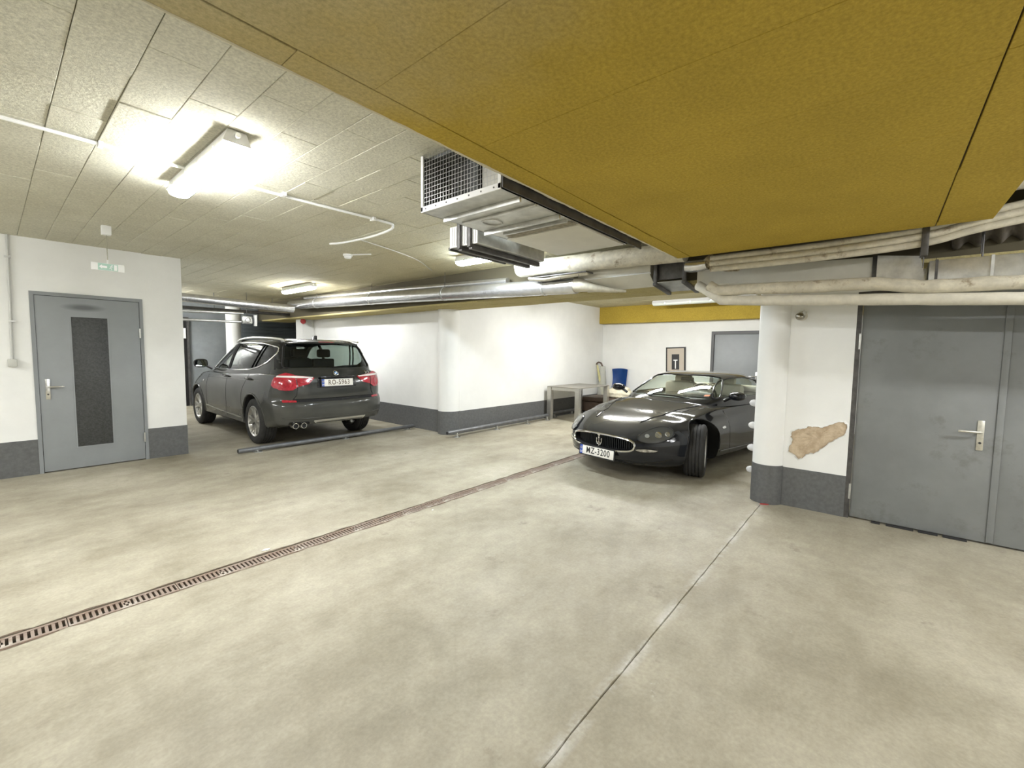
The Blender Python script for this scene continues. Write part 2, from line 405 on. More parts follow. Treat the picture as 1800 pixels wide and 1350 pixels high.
# ---- lowered ochre bulkhead under which the photographer stands
SLZ, SY0, SY1, SX1 = 2.40, -.51, 1.555, 4.30
BULK = struct('ceiling_bulkhead', boxm(-5.2, SX1-.01, SY0+.008, SY1-.008, SLZ+.014, CZ+.02), M['joint'])
rows = [(SY0, -.237, [-.2, .9, 2.0, 3.1, 4.2], 0), (-.232, 1.4285, [.37, .92, 1.47, 2.02, 2.57, 3.12, 3.67], 1), (1.4325, SY1, [.655, 1.75, 2.86, 3.4], 3)]
for (y0, y1, cuts, k) in rows:
    xs = [-5.2+.01] + [-4.9+i*1.1+k*.2 for i in range(4)] + cuts + [SX1]
    for a, c in zip(xs[:-1], xs[1:]):
        if k == 0: dz = RND.uniform(0, .003)
        else: dz = RND.uniform(-.0008, .0012)
        link('bulkhead_board', board(a+.0006, c-.0006, y0, y1, SLZ+dz, SLZ+.03, .0015, RND.choice((.002, .006, .009)) if k == 3 else 0.0, RND.choice((.001, .004, .007)) if k < 2 else 0.0), M['ochre'], BULK)
# ragged foam bead along the far edge
pts = []; x = -1.2; rn = random.Random(5)
while x < 4.28: pts.append((x, SY1+.004+rn.uniform(-.004, .004), SLZ+.008+rn.uniform(-.003, .004))); x += .06
tag(link('edge_sealant', tubem([(p_[0], SY1-.0015+(p_[1]-SY1)*.4, SLZ-.0005) for p_ in pts], [.0052+rn.uniform(-.002, .003) for _ in pts], 6), mat('sealant', (.66, .62, .48), .7)), 'pale ragged bead of sealant along the ochre bulkhead edge', 'sealant')
for (x, y, s) in ((1.36, 1.50, .022), (.74, 1.56, .014), (1.25, 1.56, .016), (2.05, 1.50, .03), (2.3, 1.52, .03)):
    pass
# ---- beam over the columns
BEAM = struct('ceiling_beam', boxm(4.74, 5.44, -4.0, 13.0, 2.235, CZ+.02), M['joint'])
ys = [-4.0]
while ys[-1] < 12.4: ys.append(ys[-1]+.62)
for a, c in zip(ys[:-1], ys[1:]):
    for (x0, x1) in ((4.732, 5.10), (5.103, 5.448)):
        link('beam_board', board(x0, x1, a+.0015, c-.0015, 2.22+RND.uniform(-.003, .002), 2.25, .003), M['beam'], BEAM)
# ---- walls
WL = 7.39
def wall_with_hole(axis, p0, p1, a0, a1, z1, h0, h1, hz):
    bm = B()
    def bx(a, c, z0, zz):
        if axis == 'y': abox(bm, a, c, p0, p1, z0, zz)
        else: abox(bm, p0, p1, a, c, z0, zz)
    bx(a0, h0, 0, z1); bx(h1, a1, 0, z1); bx(h0, h1, hz, z1); return fin(bm)
DX0, DX1, DH = .325, 1.295, 2.095
struct('wall_left', wall_with_hole('y', WL, WL+.22, -5.2, 1.735, CZ+.01, DX0, DX1, DH), M['white_paint'])
struct('wall_left_return', boxm(1.515, 1.735, WL+.22, 14, 0, CZ+.01), M['white_paint'])
struct('baseboard_left', boxm(-5.2, DX0-.004, WL-.004, WL+.01, 0, .405), M['plinth'])
struct('baseboard_left_end', prismm([(DX1+.004, WL-.004), (1.739, WL-.004), (1.739, WL+.4), (1.73, WL+.4), (1.73, WL+.005), (DX1+.004, WL+.005)], 'z', 0, .405), M['plinth'])
SX = 5.25; AY = 5.78; BX = 10.67; RX = 5.03
struct('wall_parking', boxm(SX, SX+.2, 5.95, 10.9, 0, CZ+.01), M['white_paint'])
struct('baseboard_parking', boxm(SX-.004, SX+.01, 5.95, 10.9, 0, .41), M['plinth'])
struct('wall_pilaster', boxm(4.965, 5.45, 10.9, 11.25, 0, CZ+.01), M['white_paint'])
struct('baseboard_pilaster', boxm(4.961, 5.25, 10.896, 10.91, 0, .41), M['plinth'])
struct('wall_bay_side', boxm(5.3, BX+.2, AY, AY+.17, 0, CZ+.01), M['white_paint'])
struct('baseboard_bay_side', boxm(5.3, BX, AY-.004, AY+.01, 0, .41), M['plinth'])
struct('wall_bay_back', wall_with_hole('x', BX, BX+.2, -.2, AY, CZ+.01, 1.98, 3.0, 2.0), M['white_paint'])
struct('baseboard_bay_back', boxm(BX-.004, BX+.01, 3.06, AY-.004, 0, .41), M['plinth'])
struct('wall_bay_near', boxm(5.25, BX, -.1, .1, 0, CZ+.01), M['white_paint'])
struct('ceiling_back_bulkhead', boxm(BX-.22, BX-.001, .1, AY-.002, 2.268, CZ+.005), M['ochre'])
struct('wall_right', wall_with_hole('x', RX, RX+.2, -4.2, .86, CZ+.01, -1.25, .19, 2.06), M['white_paint'])
struct('baseboard_right', boxm(RX-.004, RX+.01, .19, .80, 0, .384), M['plinth'])
struct('wall_near', boxm(-5.4, 5.2, -4.4, -4.2, 0, CZ+.01), M['white_paint'])
struct('wall_far_left', boxm(-5.4, -5.2, -4.4, WL, 0, CZ+.01), M['white_paint'])
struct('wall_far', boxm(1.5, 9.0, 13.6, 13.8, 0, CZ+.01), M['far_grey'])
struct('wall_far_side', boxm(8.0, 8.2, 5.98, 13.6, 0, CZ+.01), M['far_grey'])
# ---- round columns
def column(name, x, y, r, zp):
    o = struct(name, lathem([(r, 0), (r, 2.24)], 48, Matrix.Translation((x, y, 0))), M['white_paint'])
    p = link('painted_plinth', lathem([(r, 0), (r+.004, .0), (r+.004, zp), (r, zp+.001)], 48, Matrix.Translation((x, y, 0))), M['plinth'], o)
    p['label'] = 'dark grey painted base of the column'
    return o
column('column_corner', 5.325, 5.955, .2, .415)
column('column_right', 5.07, .83, .14, .392)
struct('column_far', lathem([(.17, 0), (.17, CZ)], 32, Matrix.Translation((4.1, 12.9, 0))), M['white_paint'])
# ---- far end of the driveway: dark gate and dark doorway
G = empty('door_4', (5.0, 13.55, 0)); G['kind'] = 'structure'
link('gate_opening', boxm(-.55, .95, -.02, .02, 0, 1.72), M['void'], G)
for i in range(5):
    link('gate_slat', boxm(-.55, .95, -.045, -.022, 1.725+i*.1, 1.82+i*.1, .006), mat('gate_slat_paint', (.12, .14, .15), .6) if i == 0 else bpy.data.materials['gate_slat_paint'], G)
G = empty('door_5', (3.02, 13.55, 0)); G['kind'] = 'structure'
link('dark_opening', boxm(-.35, .22, -.02, .02, 0, 2.2), M['void'], G)
link('door_frame', prismm([(-.40, 0), (-.35, 0), (-.35, 2.2), (.22, 2.2), (.22, 0), (.27, 0), (.27, 2.26), (-.40, 2.26)], 'y', -.05, .02), M['galv_dark'], G)
link('white_plate', boxm(.12, .20, -.06, -.025, 1.72, 1.98, .005), M['white_plastic'], G)  # plain upright white plate beside the dark opening
# ---- flaked plaster on the right wall
poly = [(.645, .69), (.62, .66), (.645, .60), (.655, .54), (.60, .52), (.565, .485), (.53, .50), (.505, .545), (.45, .56), (.40, .60), (.35, .655), (.30, .705), (.262, .73), (.212, .785), (.205, .85), (.23, .885), (.27, .88), (.30, .862), (.34, .84), (.39, .815), (.44, .81), (.49, .815), (.53, .79), (.58, .775), (.625, .745)]
bm = B(); rn = random.Random(9); cx_ = sum(p[0] for p in poly)/len(poly); cz_ = sum(p[1] for p in poly)/len(poly)
fine = []
for i in range(len(poly)):
    a, c = poly[i], poly[(i+1) % len(poly)]
    for t in (0, .33, .66):
        fine.append((a[0]+(c[0]-a[0])*t+rn.uniform(-.006, .006), a[1]+(c[1]-a[1])*t+rn.uniform(-.006, .006)))
rings = []
for k, (s, d) in enumerate(((1.0, -.0015), (.97, -.004), (.86, -.003), (.66, -.006), (.4, -.004), (.15, -.007))):
    rings.append([bm.verts.new((RX+d-(rn.uniform(0, .004) if k > 1 else 0), cx_+(p[0]-cx_)*s, cz_+(p[1]-cz_)*s)) for p in fine])
for A, C in zip(rings[:-1], rings[1:]):
    n = len(A)
    for i in range(n): bm.faces.new((A[i], A[(i+1) % n], C[(i+1) % n], C[i]))
bm.faces.new(rings[-1])
o = link('bare_plaster_patch', fin(bm, 60), M['plaster'], bpy.data.objects['wall_right']); o['label'] = 'brown patch where the white paint has flaked off'
bm = B(); n = len(fine); A = []; C = []
for i, p in enumerate(fine):
    g = 1.035+.05*rn.random(); A.append(bm.verts.new((RX-.009-.004*rn.random(), p[0], p[1]))); C.append(bm.verts.new((RX-.0008, cx_+(p[0]-cx_)*g, cz_+(p[1]-cz_)*g)))
for i in range(n): bm.faces.new((A[i], A[(i+1) % n], C[(i+1) % n], C[i]))
link('paint_edge', fin(bm, 30), M['white_paint'], bpy.data.objects['wall_right'])
# ---- door 1 (left wall)
def lever(parent, M4, m_=None):
    """lever handle in a local frame: x across, y out of the door, z up"""
    m_ = m_ or M['chrome']
    p = link('handle_plate', xform(boxm(-.02, .02, 0, .008, -.12, .12, .004), M4), m_, parent)
    link('lever', xform(tubem([(0, 0, .03), (0, .045, .03), (.02, .055, .03), (.13, .055, .03)], .0095, 10), M4), m_, p)
    link('keyhole', xform(lathem([(0, 0), (.009, 0), (.009, .0095), (0, .0095)], 12, Matrix.Translation((0, 0, -.06)) @ Matrix.Rotation(-math.pi/2, 4, 'X')), M4), M['black'], p)
def shaded_door():
    """door grey with one soft shadow painted in above the glass"""
    m = M['door_grey'].copy(); m.name = 'door_grey_shaded'; nt = m.node_tree; N = nt.nodes; Lk = nt.links; b = N['Principled BSDF']
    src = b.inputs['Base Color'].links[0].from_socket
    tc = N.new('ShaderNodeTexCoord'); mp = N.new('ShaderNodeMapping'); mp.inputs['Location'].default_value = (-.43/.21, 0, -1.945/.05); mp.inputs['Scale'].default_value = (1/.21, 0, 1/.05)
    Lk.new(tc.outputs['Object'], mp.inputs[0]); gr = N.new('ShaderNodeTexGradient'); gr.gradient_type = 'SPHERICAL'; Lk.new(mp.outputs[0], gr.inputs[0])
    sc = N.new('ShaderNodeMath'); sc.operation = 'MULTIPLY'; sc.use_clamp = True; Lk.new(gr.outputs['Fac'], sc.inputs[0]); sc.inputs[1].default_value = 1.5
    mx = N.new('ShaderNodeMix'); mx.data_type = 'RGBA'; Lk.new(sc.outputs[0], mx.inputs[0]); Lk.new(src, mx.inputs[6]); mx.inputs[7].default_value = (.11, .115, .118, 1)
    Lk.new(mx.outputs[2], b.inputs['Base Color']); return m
M['door_shaded'] = shaded_door()  # leaf colour carries a painted soft shadow above the glass
D1 = empty('door_1', (DX0, WL, 0)); D1['kind'] = 'structure'; D1['label'] = 'grey steel door with a tall dark glass panel'
w = DX1-DX0
link('door_frame', prismm([(-.012, 0), (.022, 0), (.022, DH-.034), (w-.022, DH-.034), (w-.022, 0), (w+.012, 0), (w+.012, DH+.006), (-.012, DH+.006)], 'y', -.010, .1), M['frame_grey'], D1)
leaf = link('door_leaf', boxm(.026, w-.026, -.004, .045, .012, DH-.038, .003), M['door_shaded'], D1)
link('glass_pane', boxm(.315, .635, -.007, .03, .27, 1.83, .002), M['dark_glass'], leaf)
bm = B()
for (a, c, e, g) in ((.303, .315, .258, 1.842), (.635, .647, .258, 1.842), (.315, .635, .258, .27), (.315, .635, 1.83, 1.842)): abox(bm, a, c, -.010, .0, e, g)
link('glazing_bead', fin(bm), M['door_grey'], leaf)
lever(leaf, basis((.092, -.004, .98), (1, 0, 0), (0, -1, 0), (0, 0, 1)))
for z in (.3, 1.66):
    link('hinge', lathem([(0, -.06), (.011, -.06), (.011, .06), (0, .06)], 10, Matrix.Translation((w-.025, -.014, z))), M['galv'], D1)
# ---- door 2 (right wall): wide leaf and a narrow leaf
D2 = empty('door_2', (RX, .19, 0)); D2['kind'] = 'structure'; D2['label'] = 'wide dark grey steel double door'
link('door_frame', prismm([(0, 0), (-.035, 0), (-.035, 2.02), (-1.405, 2.02), (-1.405, 0), (-1.44, 0), (-1.44, 2.06), (0, 2.06)], 'x', .0, .12), M['galv_dark'], D2)
leaf = link('door_leaf', boxm(.02, .07, -.918, -.04, .014, 2.015, .003), M['door_dark'], D2)
lf2 = link('door_leaf', boxm(.02, .07, -1.40, -.924, .014, 2.015, .003), M['door_dark'], D2)
link('cover_strip', boxm(.012, .02, -.945, -.905, .02, 2.01, .002), M['door_dark'], leaf)
plate = mat('worn_steel_plate', (.62, .60, .52), .35, .7, var=.15, vscale=30)
lever(leaf, basis((.02, -.825, .87), (0, 1, 0), (-1, 0, 0), (0, 0, 1)), plate)
for z in (.25, 1.62):
    link('hinge', lathem([(0, -.07), (.011, -.07), (.011, .07), (0, .07)], 10, Matrix.Translation((.008, -.032, z))), M['galv'], D2)
for (a, c) in ((-.26, -.20), (-.48, -.30), (-.63, -.51), (-.80, -.66)):
    link('threshold_strip', boxm(-.02, .02, a, c, 0, .012), M['black'], D2)
# ---- door 3 (bay back wall)
D3 = empty('door_3', (BX, 2.49, 0)); D3['kind'] = 'structure'; D3['label'] = 'plain grey steel door in the bay back wall'
link('door_frame', prismm([(-.52, 0), (-.46, 0), (-.46, 1.95), (.46, 1.95), (.46, 0), (.52, 0), (.52, 2.02), (-.52, 2.02)], 'x', -.01, .1), mat('frame_dark', (.10, .10, .10), .5), D3)
leaf = link('door_leaf', boxm(.02, .07, -.455, .455, .012, 1.945, .003), M['door_grey'], D3)
lever(leaf, basis((.02, -.425, 1.0), (0, 1, 0), (-1, 0, 0), (0, 0, 1)))
# ------------------------------------------------------------------ ceiling lamps (damp-proof battens)
def lamp(label, x, y, z, on, L=1.2, along='y', group='ceiling batten lamps', h=.118, wd=.064):
    t = thing('ceiling_lamp', label, 'lamp', (x, y, z), 0 if along == 'y' else math.pi/2, group)
    bm = B(); prof = [(-wd*.72, -.002), (-wd*.84, -.02), (-wd*1.08, -.062), (-wd*1.08, -.072), (wd*1.08, -.072), (wd*1.08, -.062), (wd*.84, -.02), (wd*.72, -.002)]
    aprism(bm, prof, 'y', -L/2, L/2); link('housing', fin(bm), M['lamp_body'], t)
    # rounded diffuser tub
    bm = B(); N = 14; rings = []
    for (yy, s) in ((-L/2+.004, .55), (-L/2+.012, .86), (-L/2+.035, 1), (L/2-.035, 1), (L/2-.012, .86), (L/2-.004, .55)):
        ring = []
        for k in range(N+1):
            a = math.pi*k/N
            ring.append(bm.verts.new((-(wd*.96)*math.cos(a)*(.9+.1*s), yy, -.071-(h-.071)*s*math.sin(a)**.5)))
        rings.append(ring)
    for A, C in zip(rings[:-1], rings[1:]):
        for k in range(N): bm.faces.new((A[k], A[k+1], C[k+1], C[k]))
    bm.faces.new(rings[0]); bm.faces.new(rings[-1][::-1])
    link('diffuser', fin(bm, 50), {1: M['lamp_on'], 2: M['lamp_on_cool'], 0: M['lamp_off']}[on], t)
    for s in (-1, 1):
        for k in (-.36, -.1, .1, .36):
            link('clip', boxm(s*wd-.006 if s < 0 else wd-.004, s*wd+.004 if s < 0 else wd+.006, k*L-.012, k*L+.012, -.085, -.055), M['chrome'], t)
    link('cable_gland', lathem([(0, 0), (.014, 0), (.014, .02), (0, .02)], 10, Matrix.Translation((0, -L/2, -.028)) @ Matrix.Rotation(math.pi/2, 4, 'X')), M['white_plastic'], t)
    return t
lamp('bright white batten lamp on the cream boards before the glazed grey door', .945, 3.42, CZ, 1)
lamp('bright white batten lamp on the ceiling above the parked dark SUV', 3.83, 8.55, CZ, 1)
lamp('cool white batten lamp behind the wire-mesh duct', 3.93, 3.62, CZ, 2)
lamp('unlit greenish white batten lamp before the ochre bulkhead of the back bay', 9.78, 3.0, CZ, 0, L=2.1)
lamp('lit batten lamp in the bay above the black coupe', 7.35, 2.3, CZ, 1)
lamp('unseen fill batten lamp in the bay between the coupe and the metal table', 7.6, 4.0, CZ, 1)  # added out of sight to brighten the bay walls
lamp('unseen fill batten lamp on the ceiling past the door side of the hall', -2.6, 3.42, CZ, 1)  # extra lamp outside the view, fills the left of the hall
lamp('unseen fill batten lamp on the near side of the bulkhead', 1.2, -2.4, CZ, 1)  # added behind the camera as fill for the foreground
lamp('unseen fill batten lamp near the dark double door on the near side of the bulkhead', 3.6, -2.4, CZ, 1)  # added unseen, evens out the light on the near side
lamp('unseen fill batten lamp on the cream boards left of the glazed grey door', -2.6, 6.0, CZ, 1)  # added outside the view to spread the light more evenly
lamp('unseen fill batten lamp behind the door wall at the driveway end', 2.05, 11.8, CZ, 1)  # added and hidden by the wall, lifts the dark driveway end

# ------------------------------------------------------------------ cables and small devices on the ceiling
pts = crom([(-1.5, 3.60, CZ-.017), (.48, 3.60, CZ-.018), (.88, 3.62, CZ-.017), (1.52, 3.64, CZ-.017), (2.40, 3.60, CZ-.018), (2.53, 3.63, CZ-.018)], 8)
c = thing('cable_conduit', 'white cable conduit clipped across the cream ceiling beside the lamp', 'conduit', (.88, 3.62, CZ))
def loc(pts, o): return [Vector(p)-o.location for p in pts]
link('conduit_tube', tubem(loc(pts, c), .011, 8), M['white_plastic'], c)
link('bent_end', tubem(loc(crom([(2.53, 3.63, CZ-.016), (2.60, 3.78, CZ-.02), (2.61, 4.15, CZ-.03), (2.55, 4.6, CZ-.035), (2.50, 4.78, CZ-.03)], 8), c), .011, 8), M['white_plastic'], c)
for x in (-.3, .48, 1.52, 2.3):
    link('clip', boxm(x-.88-.012, x-.88+.012, -.04, .02, -.030, -.004), M['white_plastic'], c)
tag(link('black_cable', tubem(crom([(2.62, 4.4, CZ-.012), (3.2, 4.55, CZ-.016), (3.7, 4.75, CZ-.02), (4.3, 5.2, CZ-.012)], 8), .006, 6), mat('grey_cable', (.45, .43, .36), .6)), 'thin grey cable running from the bent conduit end to the foil pipes', 'cable')
t = thing('smoke_detector', 'round white smoke detector on the cream ceiling', 'smoke detector', (2.98, 5.25, CZ))
link('detector_base', lathem([(0, 0), (.058, 0), (.058, -.02), (.05, -.024), (0, -.024)], 24), M['white_plastic'], t)
link('detector_head', lathem([(.042, -.024), (.046, -.036), (.036, -.05), (0, -.052)], 24), M['white_plastic'], t)
link('stub_conduit', boxm(-.012, .012, -.32, -.05, -.014, 0, .003), M['white_plastic'], t, rot=(0, 0, .5))
# exit sign
t = thing('exit_sign', 'small hanging exit sign with a white arrow on green', 'sign', (.81, 6.03, CZ))
link('ceiling_box', boxm(-.036, .036, -.036, .036, -.09, 0, .004), M['white_plastic'], t)
link('rod', tubem([(0, 0, -.09), (0, 0, -.375)], .0035, 6), M['chrome'], t)
link('bracket', boxm(-.006, .006, -.008, .008, -.375, -.335), M['white_plastic'], t)
pl = link('sign_panel', boxm(-.125, .125, -.006, .006, -.445, -.372, .002), M['white_plastic'], t)
grn = mat('sign_green', (.36, .55, .45), .4)
link('green_field', boxm(-.075, .075, -.0085, -.006, -.441, -.376), grn, pl)
wf = M['white_plastic']
link('arrow', prismm([(-.068, -.4085), (-.045, -.388), (-.045, -.398), (-.008, -.398), (-.008, -.419), (-.045, -.419), (-.045, -.429)], 'y', -.0105, -.0085), wf, pl)
bm = B(); abox(bm, .045, .068, -.0105, -.0085, -.436, -.381)
link('doorway_mark', fin(bm), wf, pl)
bm = B(); alathe(bm, [(0, 0), (.005, 0), (.005, .002), (0, .002)], 10, Matrix.Translation((.03, -.0085, -.389)) @ Matrix.Rotation(math.pi/2, 4, 'X'))
for (a, c_) in (((.027, -.396), (.018, -.414)), ((.018, -.414), (.027, -.422)), ((.027, -.422), (.022, -.436)), ((.019, -.414), (.008, -.424)), ((.026, -.398), (.036, -.407)), ((.024, -.399), (.013, -.402))):
    atube(bm, [(a[0], -.0095, a[1]), (c_[0], -.0095, c_[1])], .0028, 6)
link('running_figure', fin(bm), wf, pl)
# wall conduit with switch box
t = thing('wall_switch', 'grey surface switch box on a conduit beside the glazed grey door', 'switch', (.16, WL, 0))
link('conduit_tube', tubem([(.02, -.014, CZ), (.012, -.014, 2.0), (.0, -.014, 1.33)], .012, 8), mat('conduit_grey', (.52, .52, .49), .5), t)
link('switch_box', boxm(-.035, .035, -.045, 0, 1.245, 1.33, .006), mat('switch_grey', (.55, .55, .50), .5), t)
for z in (2.45, 1.75): link('clip', boxm(-.012, .038, -.03, 0, z-.01, z+.01), M['galv'], t)
# dome camera
t = thing('security_camera', 'small metal dome camera on the white wall beside the right column', 'camera', (RX, .605, 1.865))
link('camera_base', lathem([(0, 0), (.045, 0), (.043, .018), (.032, .03), (0, .03)], 24, Matrix.Rotation(-math.pi/2, 4, 'Y')), M['duct_white'], t)
bm = B(); bmesh.ops.create_uvsphere(bm, u_segments=20, v_segments=12, radius=.038, matrix=Matrix.Translation((-.05, .012, -.006)))
link('camera_ball', fin(bm, 60), mat('dark_chrome', (.35, .33, .28), .12, 1.0), t)
link('bracket', boxm(-.06, -.002, -.028, -.012, -.0, .05, .003), M['galv'], t)
# alarm bell and notice on the pilaster
t = thing('alarm_bell', 'small red alarm bell at the pilaster edge above the SUV', 'alarm', (4.965, 10.90, 2.17))
link('bell_base', lathem([(0, 0), (.045, 0), (.045, .03), (0, .03)], 20, Matrix.Rotation(math.pi/2, 4, 'X')), M['white_plastic'], t)
link('bell_dome', lathem([(.062, .03), (.066, .045), (.05, .075), (.02, .09), (0, .092)], 24, Matrix.Rotation(math.pi/2, 4, 'X')), mat('alarm_red', (.55, .06, .07), .35), t)
t = thing('wall_notice', 'small framed white notice on the pilaster beside the red alarm bell', 'notice', (5.135, 10.895, 2.05))
link('notice_sheet', boxm(-.075, .075, -.008, 0, 0, .17, .002), M['white_plastic'], t)
bm = B()
for i in range(5): abox(bm, -.06, .06-.02*(i % 2), -.0095, -.008, .03+i*.026, .036+i*.026)
link('printed_lines', fin(bm), mat('grey_ink', (.35, .35, .35), .6), t)

# ------------------------------------------------------------------ ducts and pipes
def rod(parent, x, y, z0, z1=CZ, r=.004):
    return link('hanger_rod', tubem([(x, y, z0), (x, y, z1)], r, 6), M['galv_dark'], parent)
# wire-mesh air duct under the ceiling, mouth toward the hall
d = thing('air_duct', 'galvanised air duct with a wire-mesh mouth under the ceiling', 'duct', (1.78, 1.9, CZ))
x0, y0, y1, zb = 0.0, -.312, .355, -.345
bm = B()   # open sheet-metal box: bottom, two sides, back
T = .006
abox(bm, 0, 1.50, y0, y1, zb, zb+T); abox(bm, 0, 1.50, y0, y0+T, zb, -.004); abox(bm, 0, 1.50, y1-T, y1, zb, -.004)
link('sheet_casing', fin(bm), M['galv'], d)
link('side_cover', boxm(.0, 1.74, y0-.012, y0-.001, zb+.004, -.01), M['galv_dark'], d)
link('inner_box', boxm(.22, .62, y0+.02, y0+.36, zb+.03, -.06, .01), M['duct_white'], d)
link('inner_back', boxm(.20, .215, y0+.37, y1-T, zb+T, -.004), mat('duct_inside', (.10, .105, .10), .7), d)
link('inner_top', boxm(.05, .7, y0+T, y1-T, -.02, -.004), bpy.data.materials['duct_inside'], d)
link('inner_side', boxm(.01, .7, y1-T-.004, y1-T-.0005, zb+T, -.02), bpy.data.materials['duct_inside'], d)
bm = B()
abox(bm, -.004, .004, y0, y1, zb-.004, zb+.030, .002); abox(bm, -.004, .004, y1-.022, y1, zb, -.01, .002); abox(bm, -.004, .004, y0, y0+.022, zb, -.01, .002)
fr = link('mouth_frame', fin(bm), mat('white_flange', (.80, .80, .78), .4), d)
for i in range(7):
    yy = y0+.05+i*.095
    link('screw', lathem([(0, 0), (.005, 0), (.004, .003), (0, .0035)], 8, Matrix.Translation((-.004, yy, zb+.013)) @ Matrix.Rotation(-math.pi/2, 4, 'Y')), M['galv_dark'], fr)
bm = B(); nyy = 26; nz = 12
for i in range(1, nyy):
    yy = y0+(y1-y0)*i/nyy; abox(bm, .0, .0018, yy-.0007, yy+.0007, zb+.02, -.006)
for k in range(1, nz):
    zz = zb+.03+(-.03-zb)*k/nz; abox(bm, .0018, .0036, y0+.01, y1-.01, zz-.0007, zz+.0007)
link('wire_mesh', fin(bm), M['galv'], d)['kind'] = 'stuff'
# cross flanges below the duct
for (x, a, c_, hh) in ((.155, y0+.0, y1-.03, .030), (.30, y0, y1-.05, .012), (.545, y0+.0, y1-.02, .032), (.66, y0+.02, y1-.1, .02)):
    link('flange', boxm(x, x+.016, a, c_, zb-hh, zb, .002), M['galv'], d)
    link('flange_lip', boxm(x, x+.05, a, c_, zb-.004, zb, .001), M['galv'], d)
bm = B(); atube(bm, [(.42+.075*math.cos(2*math.pi*k/24), .14+.06*math.sin(2*math.pi*k/24), zb-.003) for k in range(24)], .006, 6, closed=True)
link('access_cover_ring', fin(bm, 40), M['galv'], d)
link('white_panel', boxm(.79, 1.46, y0+.012, y1-.03, zb-.014, zb-.001, .002), M['duct_white'], d)
link('grimy_joint', boxm(.70, .78, y0+.02, y1-.08, zb-.010, zb-.001, .002), mat('grimy_tape', (.30, .27, .2), .8, var=.4, vscale=25), d)
for (x, y) in ((.2, y1-.02), (1.3, y1-.02)): rod(d, x, y, zb, 0)
# second, smaller duct behind it
d = thing('air_duct', 'smaller duct box with a white grille hung beside the meshed duct', 'duct', (2.54, 2.68, CZ))
link('duct_box', boxm(.006, .9, -.17, .155, -.345, -.175, .003), M['galv'], d)
link('white_face', boxm(-.004, .006, -.17, .155, -.345, -.175, .002), mat('white_face_paint', (.80, .80, .78), .4), d)
bm = B()
for i in range(12): abox(bm, -.010, -.004, -.15+i*.0245, -.1455+i*.0245, -.335, -.185)
link('grille_bars', fin(bm), M['white_plastic'], d)
for yy in (.02, -.10):
    link('support_channel', boxm(-.012, .9, yy-.02, yy+.02, -.385, -.347, .002), M['galv_dark'], d)
    link('support_post', boxm(-.034, -.011, yy-.016, yy+.016, -.37, -.02, .002), M['galv_dark'], d)
link('edge_angle', boxm(-.0, .72, .155, .175, -.36, -.335, .002), M['galv_dark'], d)

# long foil-clad pipe and its thinner neighbour
def pipe(name, label, path, r, m_, cat='pipe', seg=20, hang=(), clamps=(), joints=(), wob=0.0, seed=1, group=None):
    P = [Vector(p) for p in path]; mid = P[0].copy()
    t = thing(name, label, cat, mid, 0, group)
    # resample
    Q = []
    for a, c_ in zip(P[:-1], P[1:]):
        n = max(1, int((c_-a).length/.08))
        for k in range(n): Q.append(a+(c_-a)*k/n)
    Q.append(P[-1]); rn = random.Random(seed)
    R = [r*(1+rn.uniform(-wob, wob)) for _ in Q]
    Q2 = [q-mid+Vector((rn.uniform(-wob, wob)*r, rn.uniform(-wob, wob)*r, rn.uniform(-wob, wob)*r)) for q in Q]
    link('pipe_jacket', tubem(Q2, R, seg, smooth=50), m_, t)
    def at_y(y):
        for a, c_ in zip(P[:-1], P[1:]):
            if abs(c_.y-a.y) > 1e-6 and min(a.y, c_.y) <= y <= max(a.y, c_.y): return a+(c_-a)*((y-a.y)/(c_.y-a.y)), (c_-a).normalized()
        return P[0], (P[1]-P[0]).normalized()
    for y in clamps:
        p, dr = at_y(y); q = p-mid
        link('clamp_ring', tubem([q-dr*.012, q+dr*.012], r*1.05, seg), M['galv'], t)
        rod(t, q.x, q.y, q.z+r*.9, CZ-mid.z)
    for y in joints:
        p, dr = at_y(y); q = p-mid
        link('tape_joint', tubem([q-dr*.04, q+dr*.04], r*1.015, seg), M['foil'], t)
    return t
pipe('foil_pipe', 'long foil-clad pipe running over the SUV to the corner column', [(4.56, 10.55, 2.505), (4.555, 8.28, 2.443), (4.55, 6.39, 2.40), (4.56, 3.84, 2.32), (4.555, 2.84, 2.292)], .1, M['foil'], wob=.012, clamps=(9.3, 7.2, 5.2, 3.3), joints=(8.0, 6.0, 4.5))
link('torn_wrap_end', tubem([(-.005, -7.70, -.215), (-.005, -7.78, -.22), (.0, -7.93, -.262), (.05, -8.13, -.30), (.10, -8.30, -.32)], [.104, .098, .06, .035, .015], 14, flat=.8), M['cream'], bpy.data.objects['foil_pipe'])
pipe('foil_pipe', 'thinner foil-clad pipe lying above the long foil pipe', [(4.635, 10.0, 2.632), (4.635, 8.1, 2.575), (4.63, 6.5, 2.54), (4.64, 4.0, 2.463)], .045, M['foil'], wob=.02, seed=4, joints=(7.4, 5.3))
pipe('foil_pipe', 'foil-clad cross pipe ending at the long pipe beyond the SUV', [(1.9, 10.2, 2.455), (3.3, 10.2, 2.41), (4.45, 10.2, 2.395)], .085, M['foil'], wob=.006, seed=6)
pipe('steel_pipe', 'thin steel pipe high in the dark driveway end', [(1.9, 10.55, 2.19), (3.55, 10.55, 2.235)], .028, M['galv'], seg=10)
pipe('steel_pipe', 'thin steel pipe low in the dark driveway end', [(1.9, 10.6, 2.03), (3.55, 10.6, 2.055)], .024, M['galv'], seg=10)
t = thing('cable_tray', 'grey ceiling cable tray at the dark driveway end', 'cable tray', (2.6, 11.2, 2.3))
link('tray', boxm(-.9, 2.2, -.15, .15, 0, .05, .004), M['galv_dark'], t)
